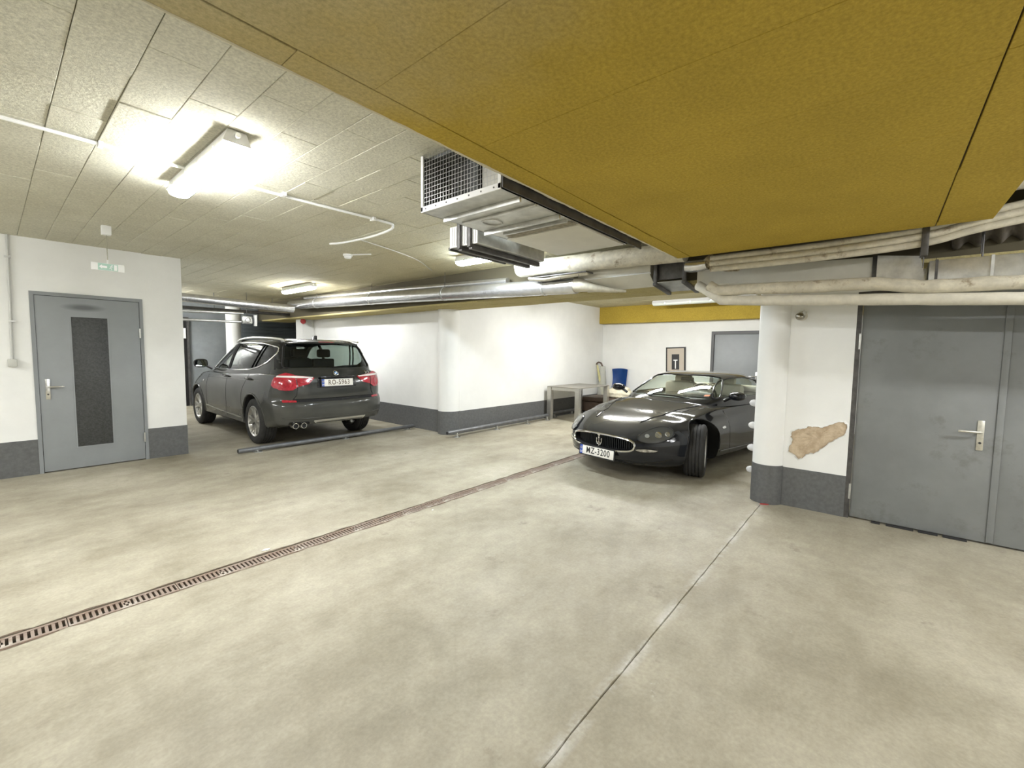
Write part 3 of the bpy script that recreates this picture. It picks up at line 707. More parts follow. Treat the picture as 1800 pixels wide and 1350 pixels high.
for x in (-.6, .6, 1.8): rod(t, x, 0, .05, CZ-2.3, .006)
# valve group at the driveway end
t = thing('pipe_valve', 'silver valve block with a white post between the driveway pipes', 'valve', (3.62, 10.55, 2.02))
link('valve_body', boxm(-.09, .09, -.06, .06, .0, .16, .02), M['galv'], t)
link('valve_wheel', tubem([(.05*math.cos(2*math.pi*k/16)+.0, -.09, .08+.05*math.sin(2*math.pi*k/16)) for k in range(16)], .009, 6, closed=True), M['chrome'], t)
rod(t, 0, 0, .16, CZ-2.02); link('white_post', boxm(.14, .19, -.03, .03, -.04, .20, .004), M['white_plastic'], t)
# cream insulated pipe behind the bulkhead edge
pipe('insulated_pipe', 'fat dirty cream insulated pipe passing behind the bulkhead corner', [(4.60, 3.60, 2.66), (4.50, 3.66, 2.58), (4.42, 3.58, 2.535), (4.42, 3.3, 2.532), (4.42, 2.49, 2.512), (4.42, 1.52, 2.485)], .098, M['cream'], wob=.02, seed=8)
t = thing('pipe_tray', 'perforated tray of torn wrap under the fat cream pipe', 'tray', (4.42, 3.0, 2.39))
link('tray', boxm(-.09, .07, -.42, .38, 0, .012, .002), M['galv_dark'], t)
link('torn_wrap', tubem(crom([(-.06, .4, .0), (-.02, .2, -.02), (-.03, -.02, -.012), (-.02, -.2, -.004), (0, -.4, 0)], 5), [.05]*20+[.04], 8, flat=.45), M['cream'], t)
for y in (-.05, -.3): rod(t, -.05, y, -.04, .02)
# bundle of thin pipes under the far edge of the bulkhead
t = thing('pipe_bundle', 'bundle of thin cream pipes along the far bulkhead edge', 'pipe', (4.36, 1.25, 2.33))
for k, (dx, dz) in enumerate(((0, .045), (.03, .0), (-.005, -.004), (.035, -.045), (.005, -.052))):
    P = [(dx, .02, dz), (dx, -.78, dz), (dx, -1.42, dz+.025), (dx, -1.75, dz+.09), (dx, -2.6, dz+.2)]
    link('thin_pipe', tubem(crom(P, 6), .026, 10), M['cream'], t)
link('frayed_end', tubem(crom([(.02, .06, .06), (.03, .0, .0), (.03, -.10, -.05), (.03, -.22, -.075)], 5), [.045, .055, .05, .045, .05, .04, .045, .03, .04, .03, .03, .028, .025, .022, .02, .015], 8), mat('frayed_wool', (.13, .10, .06), .95, col2=(.40, .34, .22), vscale=40, bump=.9, bscale=60), t)
link('foil_collar', tubem([(.02, .25, .0), (.02, .20, -.005), (.02, .10, -.005), (.01, .05, .0)], [.05, .056, .055, .045], 14), M['foil'], t)
link('strap', boxm(-.04, .07, -1.46, -1.42, -.12, .11, .003), M['galv_dark'], t)
rod(t, .02, -1.44, -.2, .36)
# rectangular ducts behind
t = thing('air_duct', 'pale rectangular duct above the corner between foil pipe and column', 'duct', (4.55, 2.35, 2.25))
link('duct_box', boxm(-.0, .17, -.42, .47, .085, .2, .004), M['duct_white'], t)
link('duct_wing', prismm([(-.02, .085), (.17, .085), (.19, -.03), (.15, -.035)], 'y', -.42, .42), M['duct_white'], t)
link('duct_trim', boxm(-.012, .0, -.43, .47, .078, .096, .003), M['white_paint'], t)
t = thing('duct_frame', 'dark steel hanger frame between the two pale ducts', 'frame', (4.55, 1.70, 2.2))
for y in (-.13, .17):
    link('frame_upright', boxm(-.01, .02, y-.018, y+.018, .03, .32, .002), M['galv_dark'], t)
    link('frame_bearer', xform(boxm(-.02, .42, y-.02, y+.02, 0, .03, .002), Matrix.Rotation(math.radians(7), 4, 'Y')), M['galv_dark'], t)
link('frame_back', boxm(.03, .05, -.13, .17, .06, .3, .002), M['galv_dark'], t)
link('sheet', xform(boxm(-.0, .40, -.12, .16, .03, .036), Matrix.Rotation(math.radians(7), 4, 'Y')), M['galv'], t)
t = thing('air_duct', 'pale rectangular duct running over the right column to the dark door', 'duct', (4.60, .8, 2.12))
link('duct_box', prismm([(.66, .065), (.66, .205), (-.73, .16), (-.73, -.01)], 'x', 0, .14), M['duct_white'], t)
link('duct_flange', boxm(-.012, .15, -.735, -.70, -.02, .17, .003), M['galv_dark'], t)
link('duct_offset', prismm([(-.73, -.01), (-.73, .16), (-.98, .125), (-1.025, -.10)], 'x', -.06, .14), M['galv'], t)
t2 = thing('air_duct', 'large galvanised duct above the dark double door', 'duct', (4.50, -.25, 1.98))
link('duct_box', boxm(0, .45, -2.2, .02, .0, .215, .004), M['galv'], t2)
for y in (-.02, -.30, -.62): link('duct_seam', boxm(-.006, .45, y-.008, y+.008, -.004, .22), M['galv_dark'] if y == -.02 else M['galv'], t2)
for y in (-.25, -.9): rod(t2, .02, y, .2, CZ-1.98, .006)
# two cream pipes along the top of the dark door
pipe('insulated_pipe', 'upper dirty cream pipe above the dark double door', [(4.44, 1.30, 2.14), (4.44, 1.22, 2.085), (4.44, .9, 2.075), (4.44, .07, 2.05), (4.44, -.2, 2.0), (4.44, -2.2, 1.965)], .050, M['cream'], seg=14, wob=.05, seed=12)
pipe('insulated_pipe', 'lower cream pipe with a taped bend above the dark double door', [(4.52, 1.42, 2.16), (4.46, 1.28, 2.07), (4.45, 1.18, 1.995), (4.45, .9, 1.975), (4.45, -.01, 1.925), (4.45, -.7, 1.885), (4.45, -2.2, 1.83)], .045, mat('cream_pipe_wrap_light', (.62, .59, .50), .55, var=.12, vscale=14, bump=.2, bscale=30, wear=(.2, .15, .09), wscale=8, wthr=.7), seg=14, wob=.03, seed=15)
# corrugated duct at the far right
t = thing('corrugated_duct', 'dark corrugated flexible duct above the dark double door', 'duct', (4.72, -.35, 2.43))
Q = []; R = []
for k in range(90):
    Q.append((0.0, -k*.014, .001*k)); R.append(.115+.024*math.sin(k*.014/.11*2*math.pi))
link('corrugated_hose', tubem(Q, R, 20, smooth=60), mat('corrugated_skin', (.16, .14, .115), .7, var=.4, vscale=10), t)
for y in (-.15, -.5): rod(t, -.13, y, -.2, .2)
pipe('insulated_pipe', 'white insulated pipe beyond the bulkhead corner above the corrugated duct', [(4.36, -.53, 2.63), (4.36, -2.2, 2.63)], .05, M['cream'], seg=14, wob=.03, seed=19)
# ------------------------------------------------------------------ car tools (x forward, y left, z up, origin on the ground mid wheelbase)
def interp(keys, x):
    """monotone-ish cubic through (x, v) keys"""
    if x <= keys[0][0]: return keys[0][1]
    if x >= keys[-1][0]: return keys[-1][1]
    for i in range(len(keys)-1):
        if keys[i][0] <= x <= keys[i+1][0]: break
    x0, v0 = keys[i]; x1, v1 = keys[i+1]; h = x1-x0; d = (v1-v0)/h
    def slope(k):
        if k <= 0 or k >= len(keys)-1: return (keys[1][1]-keys[0][1])/(keys[1][0]-keys[0][0]) if k <= 0 else (keys[-1][1]-keys[-2][1])/(keys[-1][0]-keys[-2][0])
        a = (keys[k][1]-keys[k-1][1])/(keys[k][0]-keys[k-1][0]); b = (keys[k+1][1]-keys[k][1])/(keys[k+1][0]-keys[k][0])
        return 0 if a*b <= 0 else 2*a*b/(a+b)
    m0, m1 = slope(i), slope(i+1); t = (x-x0)/h
    return (2*t**3-3*t*t+1)*v0+(t**3-2*t*t+t)*h*m0+(-2*t**3+3*t*t)*v1+(t**3-t*t)*h*m1
def ev(o):
    return o.evaluated_get(bpy.context.evaluated_depsgraph_get())
def body_mesh(K, xr, xf, Xrear, Xfront, zmid=.55, NS=60, crown=2.4):
    """loft: K holds keys zb, zs, zt, w, wb, ws over x; ends close with shrinking rings shaped by Xrear(y,z)/Xfront(y,z)."""
    NSIDE, NTOP = 14, 14
    def section(x):
        zb, zs, zt, w, wb, ws = (interp(K[k], x) for k in ('zb', 'zs', 'zt', 'w', 'wb', 'ws'))
        pts = [(0, zb), (wb*.45, zb), (wb*.86, zb), (wb*.965, zb+.012)]
        zm = zb+(zs-zb)*interp(K['hm'], x) if 'hm' in K else zb+(zs-zb)*.5
        for k in range(NSIDE+1):
            t = k/NSIDE; z = zb+.04+(zs-zb-.04)*t
            if z < zm: q = (zm-z)/(zm-zb-.0001); y = w-(w-wb)*q**2.2
            else: q = (z-zm)/(zs-zm+.0001); y = w-(w-ws)*q**1.9
            pts.append((y, z))
        for k in range(1, NTOP+1):
            a = math.pi/2*k/NTOP; cr = crown
            y = ws*max(0, math.cos(a))**(2/cr); z = zs+(zt-zs)*math.sin(a)**(2/cr)
            pts.append((y if k < NTOP else 0, z))
        return pts
    bm = B(); rings = []
    def addring(pts, fx):
        n = len(pts); half = [bm.verts.new((fx(y, z), y, z)) for (y, z) in pts]
        other = [bm.verts.new((fx(y, z), -y, z)) for (y, z) in pts[1:-1]]
        rings.append(half+other[::-1])
    rs = section(xr); zc = zmid
    for s in (.03, .15, .3, .45, .6, .72, .82, .9, .955, .985):
        addring([(y*s, zc+(z-zc)*s) for (y, z) in rs], Xrear)
    xs = [xr+(xf-xr)*i/NS for i in range(NS+1)]
    def fx_blend(x):
        def f(y, z):
            # ease the curved end into planar stations
            tr = max(0, 1-(x-xr)/.28); tf = max(0, 1-(xf-x)/.28); v = x
            tr = tr*tr*(3-2*tr); tf = tf*tf*(3-2*tf)
            if tr > 0: v += tr*(Xrear(y, z)-xr)
            if tf > 0: v += tf*(Xfront(y, z)-xf)
            return v
        return f
    for x in xs: addring(section(x), fx_blend(x))
    fs_ = section(xf)
    for s in (.985, .955, .9, .82, .72, .6, .45, .3, .15, .03):
        addring([(y*s, zc+(z-zc)*s) for (y, z) in fs_], Xfront)
    for A, C in zip(rings[:-1], rings[1:]):
        n = len(A)
        for k in range(n): bm.faces.new((A[k], A[(k+1) % n], C[(k+1) % n], C[k]))
    bm.faces.new(rings[0]); bm.faces.new(rings[-1][::-1])
    bmesh.ops.recalc_face_normals(bm, faces=bm.faces)
    return bm
def house_mesh(levels, n_front=3.0, n_side=3.0, seg=96, sub=6):
    """greenhouse shell from (z, x_front, x_rear, half width) levels going up"""
    L = crom([(a, b, c) for (a, b, c, d) in levels], sub); D = crom([(a, d, 0) for (a, b, c, d) in levels], sub)
    bm = B(); rings = []
    for i in range(len(L)):
        z, xf, xr = L[i]; w = max(D[i].y, 0); a = max((xf-xr)/2, 0); xc = (xf+xr)/2; ring = []
        if i == len(L)-1 or a < 1e-3 or w < 1e-3: rings.append([bm.verts.new((xc, 0, z))]); break
        for k in range(seg):
            th = 2*math.pi*k/seg; c, s = math.cos(th), math.sin(th)
            ring.append(bm.verts.new((xc+a*math.copysign(abs(c)**(2/n_front), c), w*math.copysign(abs(s)**(2/n_side), s), z)))
        rings.append(ring)
    for A, C in zip(rings[:-1], rings[1:]):
        for k in range(seg):
            j = (k+1) % seg
            if len(C) == 1: bm.faces.new((A[k], A[j], C[0]))
            else: bm.faces.new((A[k], A[j], C[j], C[k]))
    bmesh.ops.recalc_face_normals(bm, faces=bm.faces)
    return bm
class Surf:
    """ray projection on a set of meshes"""
    def __init__(s, *bms):
        vs, fs, o = [], [], 0
        for b in bms:
            b.verts.ensure_lookup_table(); b.verts.index_update()
            vs += [v.co.copy() for v in b.verts]; fs += [[v.index+o for v in f_.verts] for f_ in b.faces]; o = len(vs)
        s.t = BVHTree.FromPolygons(vs, fs)
    def hit(s, o, d):
        r = s.t.ray_cast(Vector(o), Vector(d)); return r[0], r[1]
    def put(s, face, a, b, off=.0):
        """face: 'L' left side (a=x,b=z), 'R', 'F' front (a=y,b=z), 'B' rear, 'T' top (a=x,b=y)"""
        if face == 'L': o, d = (a, 3, b), (0, -1, 0)
        elif face == 'R': o, d = (a, -3, b), (0, 1, 0)
        elif face == 'F': o, d = (5, a, b), (-1, 0, 0)
        elif face == 'B': o, d = (-5, a, b), (1, 0, 0)
        else: o, d = (a, b, 5), (0, 0, -1)
        p, n = s.hit(o, d)
        if p is None:
            p, n, _, _ = s.t.find_nearest(Vector(o)+Vector(d)*(Vector(o).length*.5)); 
        d = Vector(d)
        if n.dot(d) > 0: n = -n
        return p+n*off
    def path(s, face, pts, off=.0, n=6, smooth=True, closed=False):
        q = [(p[0], p[1], 0) for p in pts]
        if closed: q = q+[q[0]]
        if smooth: q = crom(q, n)
        else:
            r = []
            for a, b in zip(q[:-1], q[1:]):
                for k in range(n): r.append(Vector(a)+(Vector(b)-Vector(a))*k/n)
            r.append(Vector(q[-1])); q = r
        if closed: q = q[:-1]
        return [s.put(face, p[0], p[1], off) for p in q]
    def patch(s, face, outline, off=.003, step=.04, thick=.0):
        """filled outline laid on the surface"""
        bm = B(); vs = [bm.verts.new((p[0], p[1], 0)) for p in outline]
        bm.faces.new(vs)
        for ax in (0, 1):
            lo = min(p[ax] for p in outline); hi = max(p[ax] for p in outline); n = int((hi-lo)/step)
            for k in range(1, n+1):
                c = [0, 0, 0]; c[ax] = lo+(hi-lo)*k/(n+1); nn = [0, 0, 0]; nn[ax] = 1
                bmesh.ops.bisect_plane(bm, geom=list(bm.verts)+list(bm.edges)+list(bm.faces), plane_co=c, plane_no=nn, dist=1e-5)
        bmesh.ops.triangulate(bm, faces=[f_ for f_ in bm.faces if len(f_.verts) > 4])
        for v in bm.verts: v.co = s.put(face, v.co.x, v.co.y, off)
        bmesh.ops.recalc_face_normals(bm, faces=bm.faces)
        d = {'L': (0, 1, 0), 'R': (0, -1, 0), 'F': (1, 0, 0), 'B': (-1, 0, 0), 'T': (0, 0, 1)}[face]
        if sum(f_.normal.dot(Vector(d)) for f_ in bm.faces) < 0:
            for f_ in bm.faces: f_.normal_flip()
        if thick:
            bmesh.ops.solidify(bm, geom=list(bm.faces), thickness=thick)
        return fin(bm, 60, recalc=False)
def smooth_outline(pts, n=6):
    P = [(p[0], p[1], 0) for p in pts]; k = len(P)
    ext = [P[-2], P[-1]]+P+[P[0], P[1], P[2]] if k > 3 else P
    q = crom(ext, n); return [(v.x, v.y) for v in q[2*n:(2+k)*n]]
def round_poly(pts, r, n=4):
    """straight-sided polygon with rounded corners"""
    out = []; k = len(pts)
    for i in range(k):
        a, b, c = Vector(pts[i-1]), Vector(pts[i]), Vector(pts[(i+1) % k])
        ra = min(r, (a-b).length*.45); rc = min(r, (c-b).length*.45)
        p0 = b+(a-b).normalized()*ra; p2 = b+(c-b).normalized()*rc
        for j in range(n+1):
            t = j/n; q = p0*(1-t)**2+b*2*t*(1-t)+p2*t*t; out.append((q.x, q.y))
    return out
def boolean(target, cutters, solidify=None):
    """apply boolean differences; returns a new mesh"""
    if solidify:
        m_ = target.modifiers.new('s', 'SOLIDIFY'); m_.thickness = solidify; m_.offset = -1; m_.use_even_offset = False
    for c in cutters:
        m_ = target.modifiers.new('b', 'BOOLEAN'); m_.operation = 'DIFFERENCE'; m_.object = c; m_.solver = 'EXACT'
        if hasattr(m_, 'material_mode'): m_.material_mode = 'TRANSFER'
    bpy.context.view_layer.update()
    me = bpy.data.meshes.new_from_object(ev(target))
    for c in cutters:
        d = c.data; bpy.data.objects.remove(c); bpy.data.meshes.remove(d)
    return me
def wheel(parent, x, y, R, wt, rim_r, side, steer=0.0, style='suv', rim_m=None):
    """side +1: outer face toward +y"""
    root = link('wheel', tyre_mesh(R, wt, rim_r), M['tyre'], parent, loc=(x, y, R), rot=(0, 0, steer if side > 0 else math.pi+steer))
    rim = link('rim', rim_mesh(rim_r, wt, style), rim_m or M['alloy'], root)
    link('brake_disc', lathem([(0, .0), (rim_r*.72, .0), (rim_r*.72, .012), (0, .012)], 28, Matrix.Translation((0, -.02, 0)) @ Matrix.Rotation(-math.pi/2, 4, 'X')), M['galv_dark'], root)
    return root
def tyre_mesh(R, wt, rr):
    h = wt/2
    prof = [(rr-.004, -h*.82), (rr+.012, -h*.97), (rr+(R-rr)*.45, -h*1.05), (R-.03, -h*.99), (R-.008, -h*.86), (R-.001, -h*.74)]
    g = []
    for yy in (-.5, -.17, .17, .5):
        g += [(R, yy*h-.006), (R-.008, yy*h-.005), (R-.008, yy*h+.005), (R, yy*h+.006)]
    prof += g + [(R-.001, h*.74), (R-.008, h*.86), (R-.03, h*.99), (rr+(R-rr)*.45, h*1.05), (rr+.012, h*.97), (rr-.004, h*.82)]
    return lathem(prof, 56, Matrix.Rotation(-math.pi/2, 4, 'X'), 35)
def rim_mesh(rr, wt, style):
    bm = B(); h = wt/2; Rx = Matrix.Rotation(-math.pi/2, 4, 'X')
    alathe(bm, [(rr-.012, -h*.8), (rr, -h*.85), (rr-.004, -h*.6), (rr-.03, -h*.3), (rr-.03, h*.5), (rr-.012, h*.78), (rr, h*.9), (rr+.006, h*.93), (rr-.008, h*.95), (rr-.022, h*.8), (rr-.034, h*.5), (rr-.034, -h*.3), (rr-.012, -h*.8)], 48, Rx)
    alathe(bm, [(0, h*.72), (.03, h*.74), (.055, h*.68), (.075, h*.5), (.075, h*.2), (0, h*.2)], 24, Rx)
    n = 5
    for i in range(n):
        for s in (-1, 1):
            a0 = 2*math.pi*i/n + s*.13; a1 = 2*math.pi*i/n + s*(.20 if style == 'suv' else .08)
            p = [(.05, a0*1.0, h*.62), (rr*.45, a0+s*.0, h*.66), (rr*.75, a1, h*.72), (rr-.012, a1+s*.07, h*.80)]
            pts = [Vector((r*math.cos(t), y, r*math.sin(t))) for (r, t, y) in p]
            # box section spokes
            pv = None
            for q, (r, t, y) in zip(crom(pts, 4), [None]*13 if False else [(0, 0, 0)]*13):
                pass
            Q = crom(pts, 4); ring_prev = None
            for k, q in enumerate(Q):
                tt = k/(len(Q)-1); wv = .024-.005*tt; rad = Vector((q.x, 0, q.z)).normalized(); tang = Vector((-rad.z, 0, rad.x))
                ring = [bm.verts.new(q+tang*wv+Vector((0, -.01, 0))), bm.verts.new(q+tang*wv*.75+Vector((0, .012, 0))), bm.verts.new(q-tang*wv*.75+Vector((0, .012, 0))), bm.verts.new(q-tang*wv+Vector((0, -.01, 0)))]
                if ring_prev:
                    for j in range(4): bm.faces.new((ring_prev[j], ring_prev[(j+1) % 4], ring[(j+1) % 4], ring[j]))
                ring_prev = ring
    return fin(bm, 35)
def plate(parent, o, ex, ey, ez, text, band=True, tilt=0, tm=None):
    """number plate 520x112 in a frame; ex across as read, ey up, ez out"""
    P = basis(o, ex, ey, ez)
    p = link('number_plate', xform(boxm(-.26, .26, -.056, .056, 0, .006, .003), P), M['plate_white'], parent)
    link('plate_frame', xform(prismm_ring(.27, .066, .258, .054, -.004, .008), P), M['black'], p)
    if band:
        link('blue_band', xform(boxm(-.258, -.218, -.054, .054, .006, .0075), P), M['plate_blue'], p)
        link('country_letters', xform(textm('LV', .034, .0004, .0006), P @ Matrix.Translation((-.238, -.03, .0078))), M['plate_white'], p)
        bm = B()
        for k in range(10):
            a = 2*math.pi*k/10; alathe(bm, [(0, 0), (.003, 0), (.003, .0008), (0, .0008)], 6, Matrix.Translation((-.238+.012*math.cos(a), .02+.012*math.sin(a), .0075)))
        link('star_ring', xform(fin(bm), P), M['plate_yellow'], p)
    t = textm(text, .108, .0008, .0012, 1.14); t.transform(Matrix.Diagonal((.80, 1, 1, 1)))
    link('plate_text', xform(t, P @ Matrix.Translation((.022, 0, .0072))), tm or M['plate_ink'], p)
    return p
def prismm_ring(a, b, c, d, z0, z1):
    bm = B(); O = round_poly([(-a, -b), (a, -b), (a, b), (-a, b)], .012, 3); I = round_poly([(-c, -d), (c, -d), (c, d), (-c, d)], .008, 3); n = len(O)
    V = [[bm.verts.new((p[0], p[1], z)) for p in Q] for Q in (O, I) for z in (z0, z1)]
    oo0, oo1, ii0, ii1 = V
    for i in range(n):
        j = (i+1) % n
        bm.faces.new((oo0[i], oo0[j], oo1[j], oo1[i])); bm.faces.new((oo1[i], oo1[j], ii1[j], ii1[i])); bm.faces.new((ii1[i], ii1[j], ii0[j], ii0[i]))
    return fin(bm)
def paint_material(name, base, dust, amount, zlow, zhigh, rough=.22, top=0.0, coat=.5):
    """glossy dark paint under a film of dust that thickens toward the sills and on upward faces"""
    m = bpy.data.materials.new(name); m.use_nodes = True; nt = m.node_tree; N = nt.nodes; Lk = nt.links
    b = N['Principled BSDF']; b.inputs['Roughness'].default_value = rough; b.inputs['Base Color'].default_value = (*base, 1)
    b.inputs['Coat Weight'].default_value = coat; b.inputs['Coat Roughness'].default_value = .05; b.inputs['Specular IOR Level'].default_value = .4
    tc = N.new('ShaderNodeTexCoord'); sx = N.new('ShaderNodeSeparateXYZ'); Lk.new(tc.outputs['Object'], sx.inputs[0])
    mr = N.new('ShaderNodeMapRange'); Lk.new(sx.outputs[2], mr.inputs[0]); mr.inputs[1].default_value = zhigh; mr.inputs[2].default_value = zlow; mr.inputs[3].default_value = amount*.25; mr.inputs[4].default_value = amount
    n = N.new('ShaderNodeTexNoise'); n.inputs['Scale'].default_value = 2.2; n.inputs['Detail'].default_value = 6; Lk.new(tc.outputs['Object'], n.inputs['Vector'])
    ge = N.new('ShaderNodeNewGeometry'); gs = N.new('ShaderNodeSeparateXYZ'); Lk.new(ge.outputs['Normal'], gs.inputs[0])
    up = N.new('ShaderNodeMapRange'); Lk.new(gs.outputs[2], up.inputs[0]); up.inputs[1].default_value = .55; up.inputs[2].default_value = 1.0; up.inputs[4].default_value = top
    ad = N.new('ShaderNodeMath'); ad.operation = 'ADD'; Lk.new(mr.outputs[0], ad.inputs[0]); Lk.new(up.outputs[0], ad.inputs[1])
    mu = N.new('ShaderNodeMath'); mu.operation = 'MULTIPLY'; Lk.new(ad.outputs[0], mu.inputs[0])
    m2 = N.new('ShaderNodeMapRange'); Lk.new(n.outputs['Fac'], m2.inputs[0]); m2.inputs[1].default_value = .3; m2.inputs[2].default_value = .7; m2.inputs[3].default_value = .7; m2.inputs[4].default_value = 1.2
    Lk.new(m2.outputs[0], mu.inputs[1])
    df = N.new('ShaderNodeBsdfDiffuse'); df.inputs[0].default_value = (*dust, 1)
    mx = N.new('ShaderNodeMixShader'); Lk.new(mu.outputs[0], mx.inputs[0]); Lk.new(b.outputs[0], mx.inputs[1]); Lk.new(df.outputs[0], mx.inputs[2])
    Lk.new(mx.outputs[0], N['Material Output'].inputs[0]); return m
M['tyre'] = mat('tyre_rubber', (.030, .029, .027), .8, var=.35, vscale=9)
M['alloy'] = mat('alloy_rim', (.58, .57, .54), .3, .9, var=.25, vscale=6)
M['car_chrome'] = mat('car_chrome', (.82, .82, .82), .12, 1.0)
M['trim_black'] = mat('gloss_black_trim', (.012, .012, .013), .18)
M['plate_white'] = mat('plate_white', (.78, .76, .70), .45)
M['plate_blue'] = mat('plate_blue', (.02, .08, .42), .45)
M['plate_yellow'] = mat('plate_star_yellow', (.75, .6, .08), .5)
M['plate_ink'] = mat('plate_ink', (.02, .02, .02), .5)
M['tail_red'] = mat('tail_lamp_red', (.42, .018, .035), .12, coat=.8, var=.35, vscale=30)
M['tail_clear'] = mat('tail_lamp_clear', (.78, .72, .70), .15, coat=.6)
M['glass_tint'] = glassm('tinted_car_glass', (.50, .56, .53), 1.5)
M['glass_clear'] = glassm('clear_car_glass', (.88, .94, .90), 1.5)
M['mirror'] = mat('mirror_glass', (.75, .82, .80), .03, 1.0)
M['seat_dark'] = mat('seat_dark', (.025, .025, .027), .6)
M['seat_cream'] = mat('seat_cream_leather', (.62, .57, .48), .5, var=.08, vscale=8)
M['well'] = mat('wheel_well_dark', (.010, .010, .010), .9)
M['cabin'] = mat('cabin_lining', (.04, .042, .042), .8)
# ------------------------------------------------------------------ dark SUV, seen from behind
def build_suv():
    root = thing('suv', 'dark grey dusty SUV with red tail lamps and plate RO-5963', 'car', (3.51, 8.835, 0), math.pi/2)
    paint = paint_material('suv_paint', (.012, .014, .014), (.165, .162, .14), .46, .25, 1.0, .2, .06)
    XR, XF = -2.08, 1.95
    K = dict(
        zb=[(-2.4, .40), (-2.08, .36), (-1.75, .27), (-1.0, .25), (1.0, .25), (1.6, .26), (2.3, .30)],
        zs=[(-2.4, 1.06), (-2.08, 1.075), (-1.6, 1.09), (-.6, 1.06), (.6, 1.03), (1.1, 1.01), (1.6, .96), (1.95, .88), (2.3, .8)],
        zt=[(-2.4, 1.165), (-2.08, 1.17), (-1.5, 1.13), (.6, 1.09), (.95, 1.11), (1.3, 1.08), (1.7, 1.01), (1.95, .94), (2.3, .85)],
        w=[(-2.4, .88), (-2.08, .905), (-1.6, .94), (-.8, .925), (.6, .92), (1.4, .935), (1.95, .87), (2.3, .80)],
        wb=[(-2.4, .80), (-2.08, .85), (-1.5, .89), (1.4, .89), (1.95, .82), (2.3, .72)],
        ws=[(-2.4, .79), (-2.08, .83), (-1.5, .87), (.6, .86), (1.4, .82), (1.95, .72), (2.3, .6)],
        hm=[(-2.4, .45), (-1.4, .62), (1.4, .6), (2.3, .5)])
    def xrear(y, z):
        p = interp([(.30, -2.24), (.42, -2.31), (.55, -2.345), (.67, -2.345), (.72, -2.285), (.80, -2.295), (.92, -2.29), (1.02, -2.27), (1.10, -2.235), (1.17, -2.17)], z)
        q = abs(y)/.90
        return p + .26*q**5
    def xfront(y, z):
        p = interp([(.25, 2.18), (.4, 2.26), (.6, 2.28), (.75, 2.22), (.86, 2.08), (.95, 1.9)], z); return p-.38*(abs(y)/.9)**3
    bb = body_mesh(K, XR, XF, xrear, xfront, .74)
    hb = house_mesh([(1.06, 1.06, -2.21, .868), (1.13, .94, -2.18, .853), (1.26, .68, -2.105, .822), (1.38, .45, -2.03, .785), (1.49, .22, -1.96, .745), (1.57, .03, -1.90, .702), (1.612, -.10, -1.855, .655), (1.636, -.24, -1.78, .58), (1.652, -.42, -1.62, .44), (1.660, -.62, -1.35, .26), (1.664, -.82, -1.05, .1), (1.665, -.92, -.96, .02)], 7, 5, 128, 5)
    S = Surf(bb, hb); SB = Surf(bb)
    # body with wheel arches
    bme = fin(bb, 40, recalc=False); bo = link('body', bme, [paint, M['well']])
    R = .355; AX = 1.405; cut = []
    for x in (-AX, AX):
        bm = B()
        for s in (-1, 1):
            alathe(bm, [(0, 0), (.41, 0), (.41, .42), (0, .42)], 48, Matrix.Translation((x, s*1.1, .365)) @ Matrix.Rotation(math.pi/2*s, 4, 'X'))
        c = link('cut', fin(bm), [M['well']]); cut.append(c)
    me = boolean(bo, cut)
    bpy.data.objects.remove(bo)
    for p in me.polygons: p.use_smooth = True
    me.set_sharp_from_angle(angle=math.radians(38))
    body = link('body', me, None, root)
    # greenhouse with window openings
    side = round_poly([(.66, 1.125), (.40, 1.29), (.15, 1.44), (-.06, 1.535), (-.30, 1.572), (-.80, 1.582), (-1.35, 1.565), (-1.72, 1.525), (-1.83, 1.50), (-1.845, 1.41), (-1.72, 1.28), (-1.45, 1.20), (-1.10, 1.15), (-.6, 1.128)], .04, 3)
    rear = round_poly([(-.715, 1.20), (.715, 1.20), (.615, 1.545), (.54, 1.575), (-.54, 1.575), (-.615, 1.545)], .05, 3)
    front = round_poly([(-.68, 1.17), (.68, 1.17), (.60, 1.53), (-.60, 1.53)], .05, 3)
    ho = link('roof', fin(hb, 40, recalc=False), [paint])
    def cutter(pts, ax, a, b):
        return link('cut', prismm(pts, ax, a, b), [M['cabin']])
    me = boolean(ho, [cutter(side, 'y', -1.2, 1.2), cutter(rear, 'x', -2.6, -1.75), cutter(front, 'x', -.05, 1.5)], .035)
    bpy.data.objects.remove(ho)
    for p in me.polygons: p.use_smooth = True
    me.set_sharp_from_angle(angle=math.radians(38))
    link('roof', me, None, root)
    # glass
    gl = link('rear_window', S.patch('B', rear, -.006, .05), M['glass_tint'], root)
    link('windscreen', S.patch('F', front, -.006, .05), M['glass_tint'], root)
    for f_ in 'LR':
        link('side_window', S.patch(f_, side, -.006, .05), M['glass_tint'], root)
        ch = S.path(f_, [(p[0], p[1]) for p in side], .004, 1, False, True)
        link('window_chrome', tubem(ch, .011, 8, closed=True), M['car_chrome'], root)
        for (a, b) in (((-.22, 1.13), (-.30, 1.572)), ((-1.17, 1.16), (-1.42, 1.565)), ((-1.30, 1.185), (-1.52, 1.555))):
            w_ = .028 if a[0] > -1 else .012
            link('window_pillar', tubem(S.path(f_, [a, b], -.004, 8, False), w_, 6, flat=.35), M['trim_black'], root)
    bord = S.path('B', rear, .001, 1, False, True)
    link('window_seal', tubem(bord, .016, 8, closed=True), M['trim_black'], gl)
    # black D-pillar fins beside the rear glass
    for s in (-1, 1):
        link('glass_side_fin', S.patch('B', [(s*.715, 1.19), (s*.79, 1.17), (s*.735, 1.42), (s*.69, 1.565), (s*.60, 1.575), (s*.615, 1.545)], .003, .05), M['trim_black'], root)
    # spoiler with third brake lamp
    bm = B(); prev = None
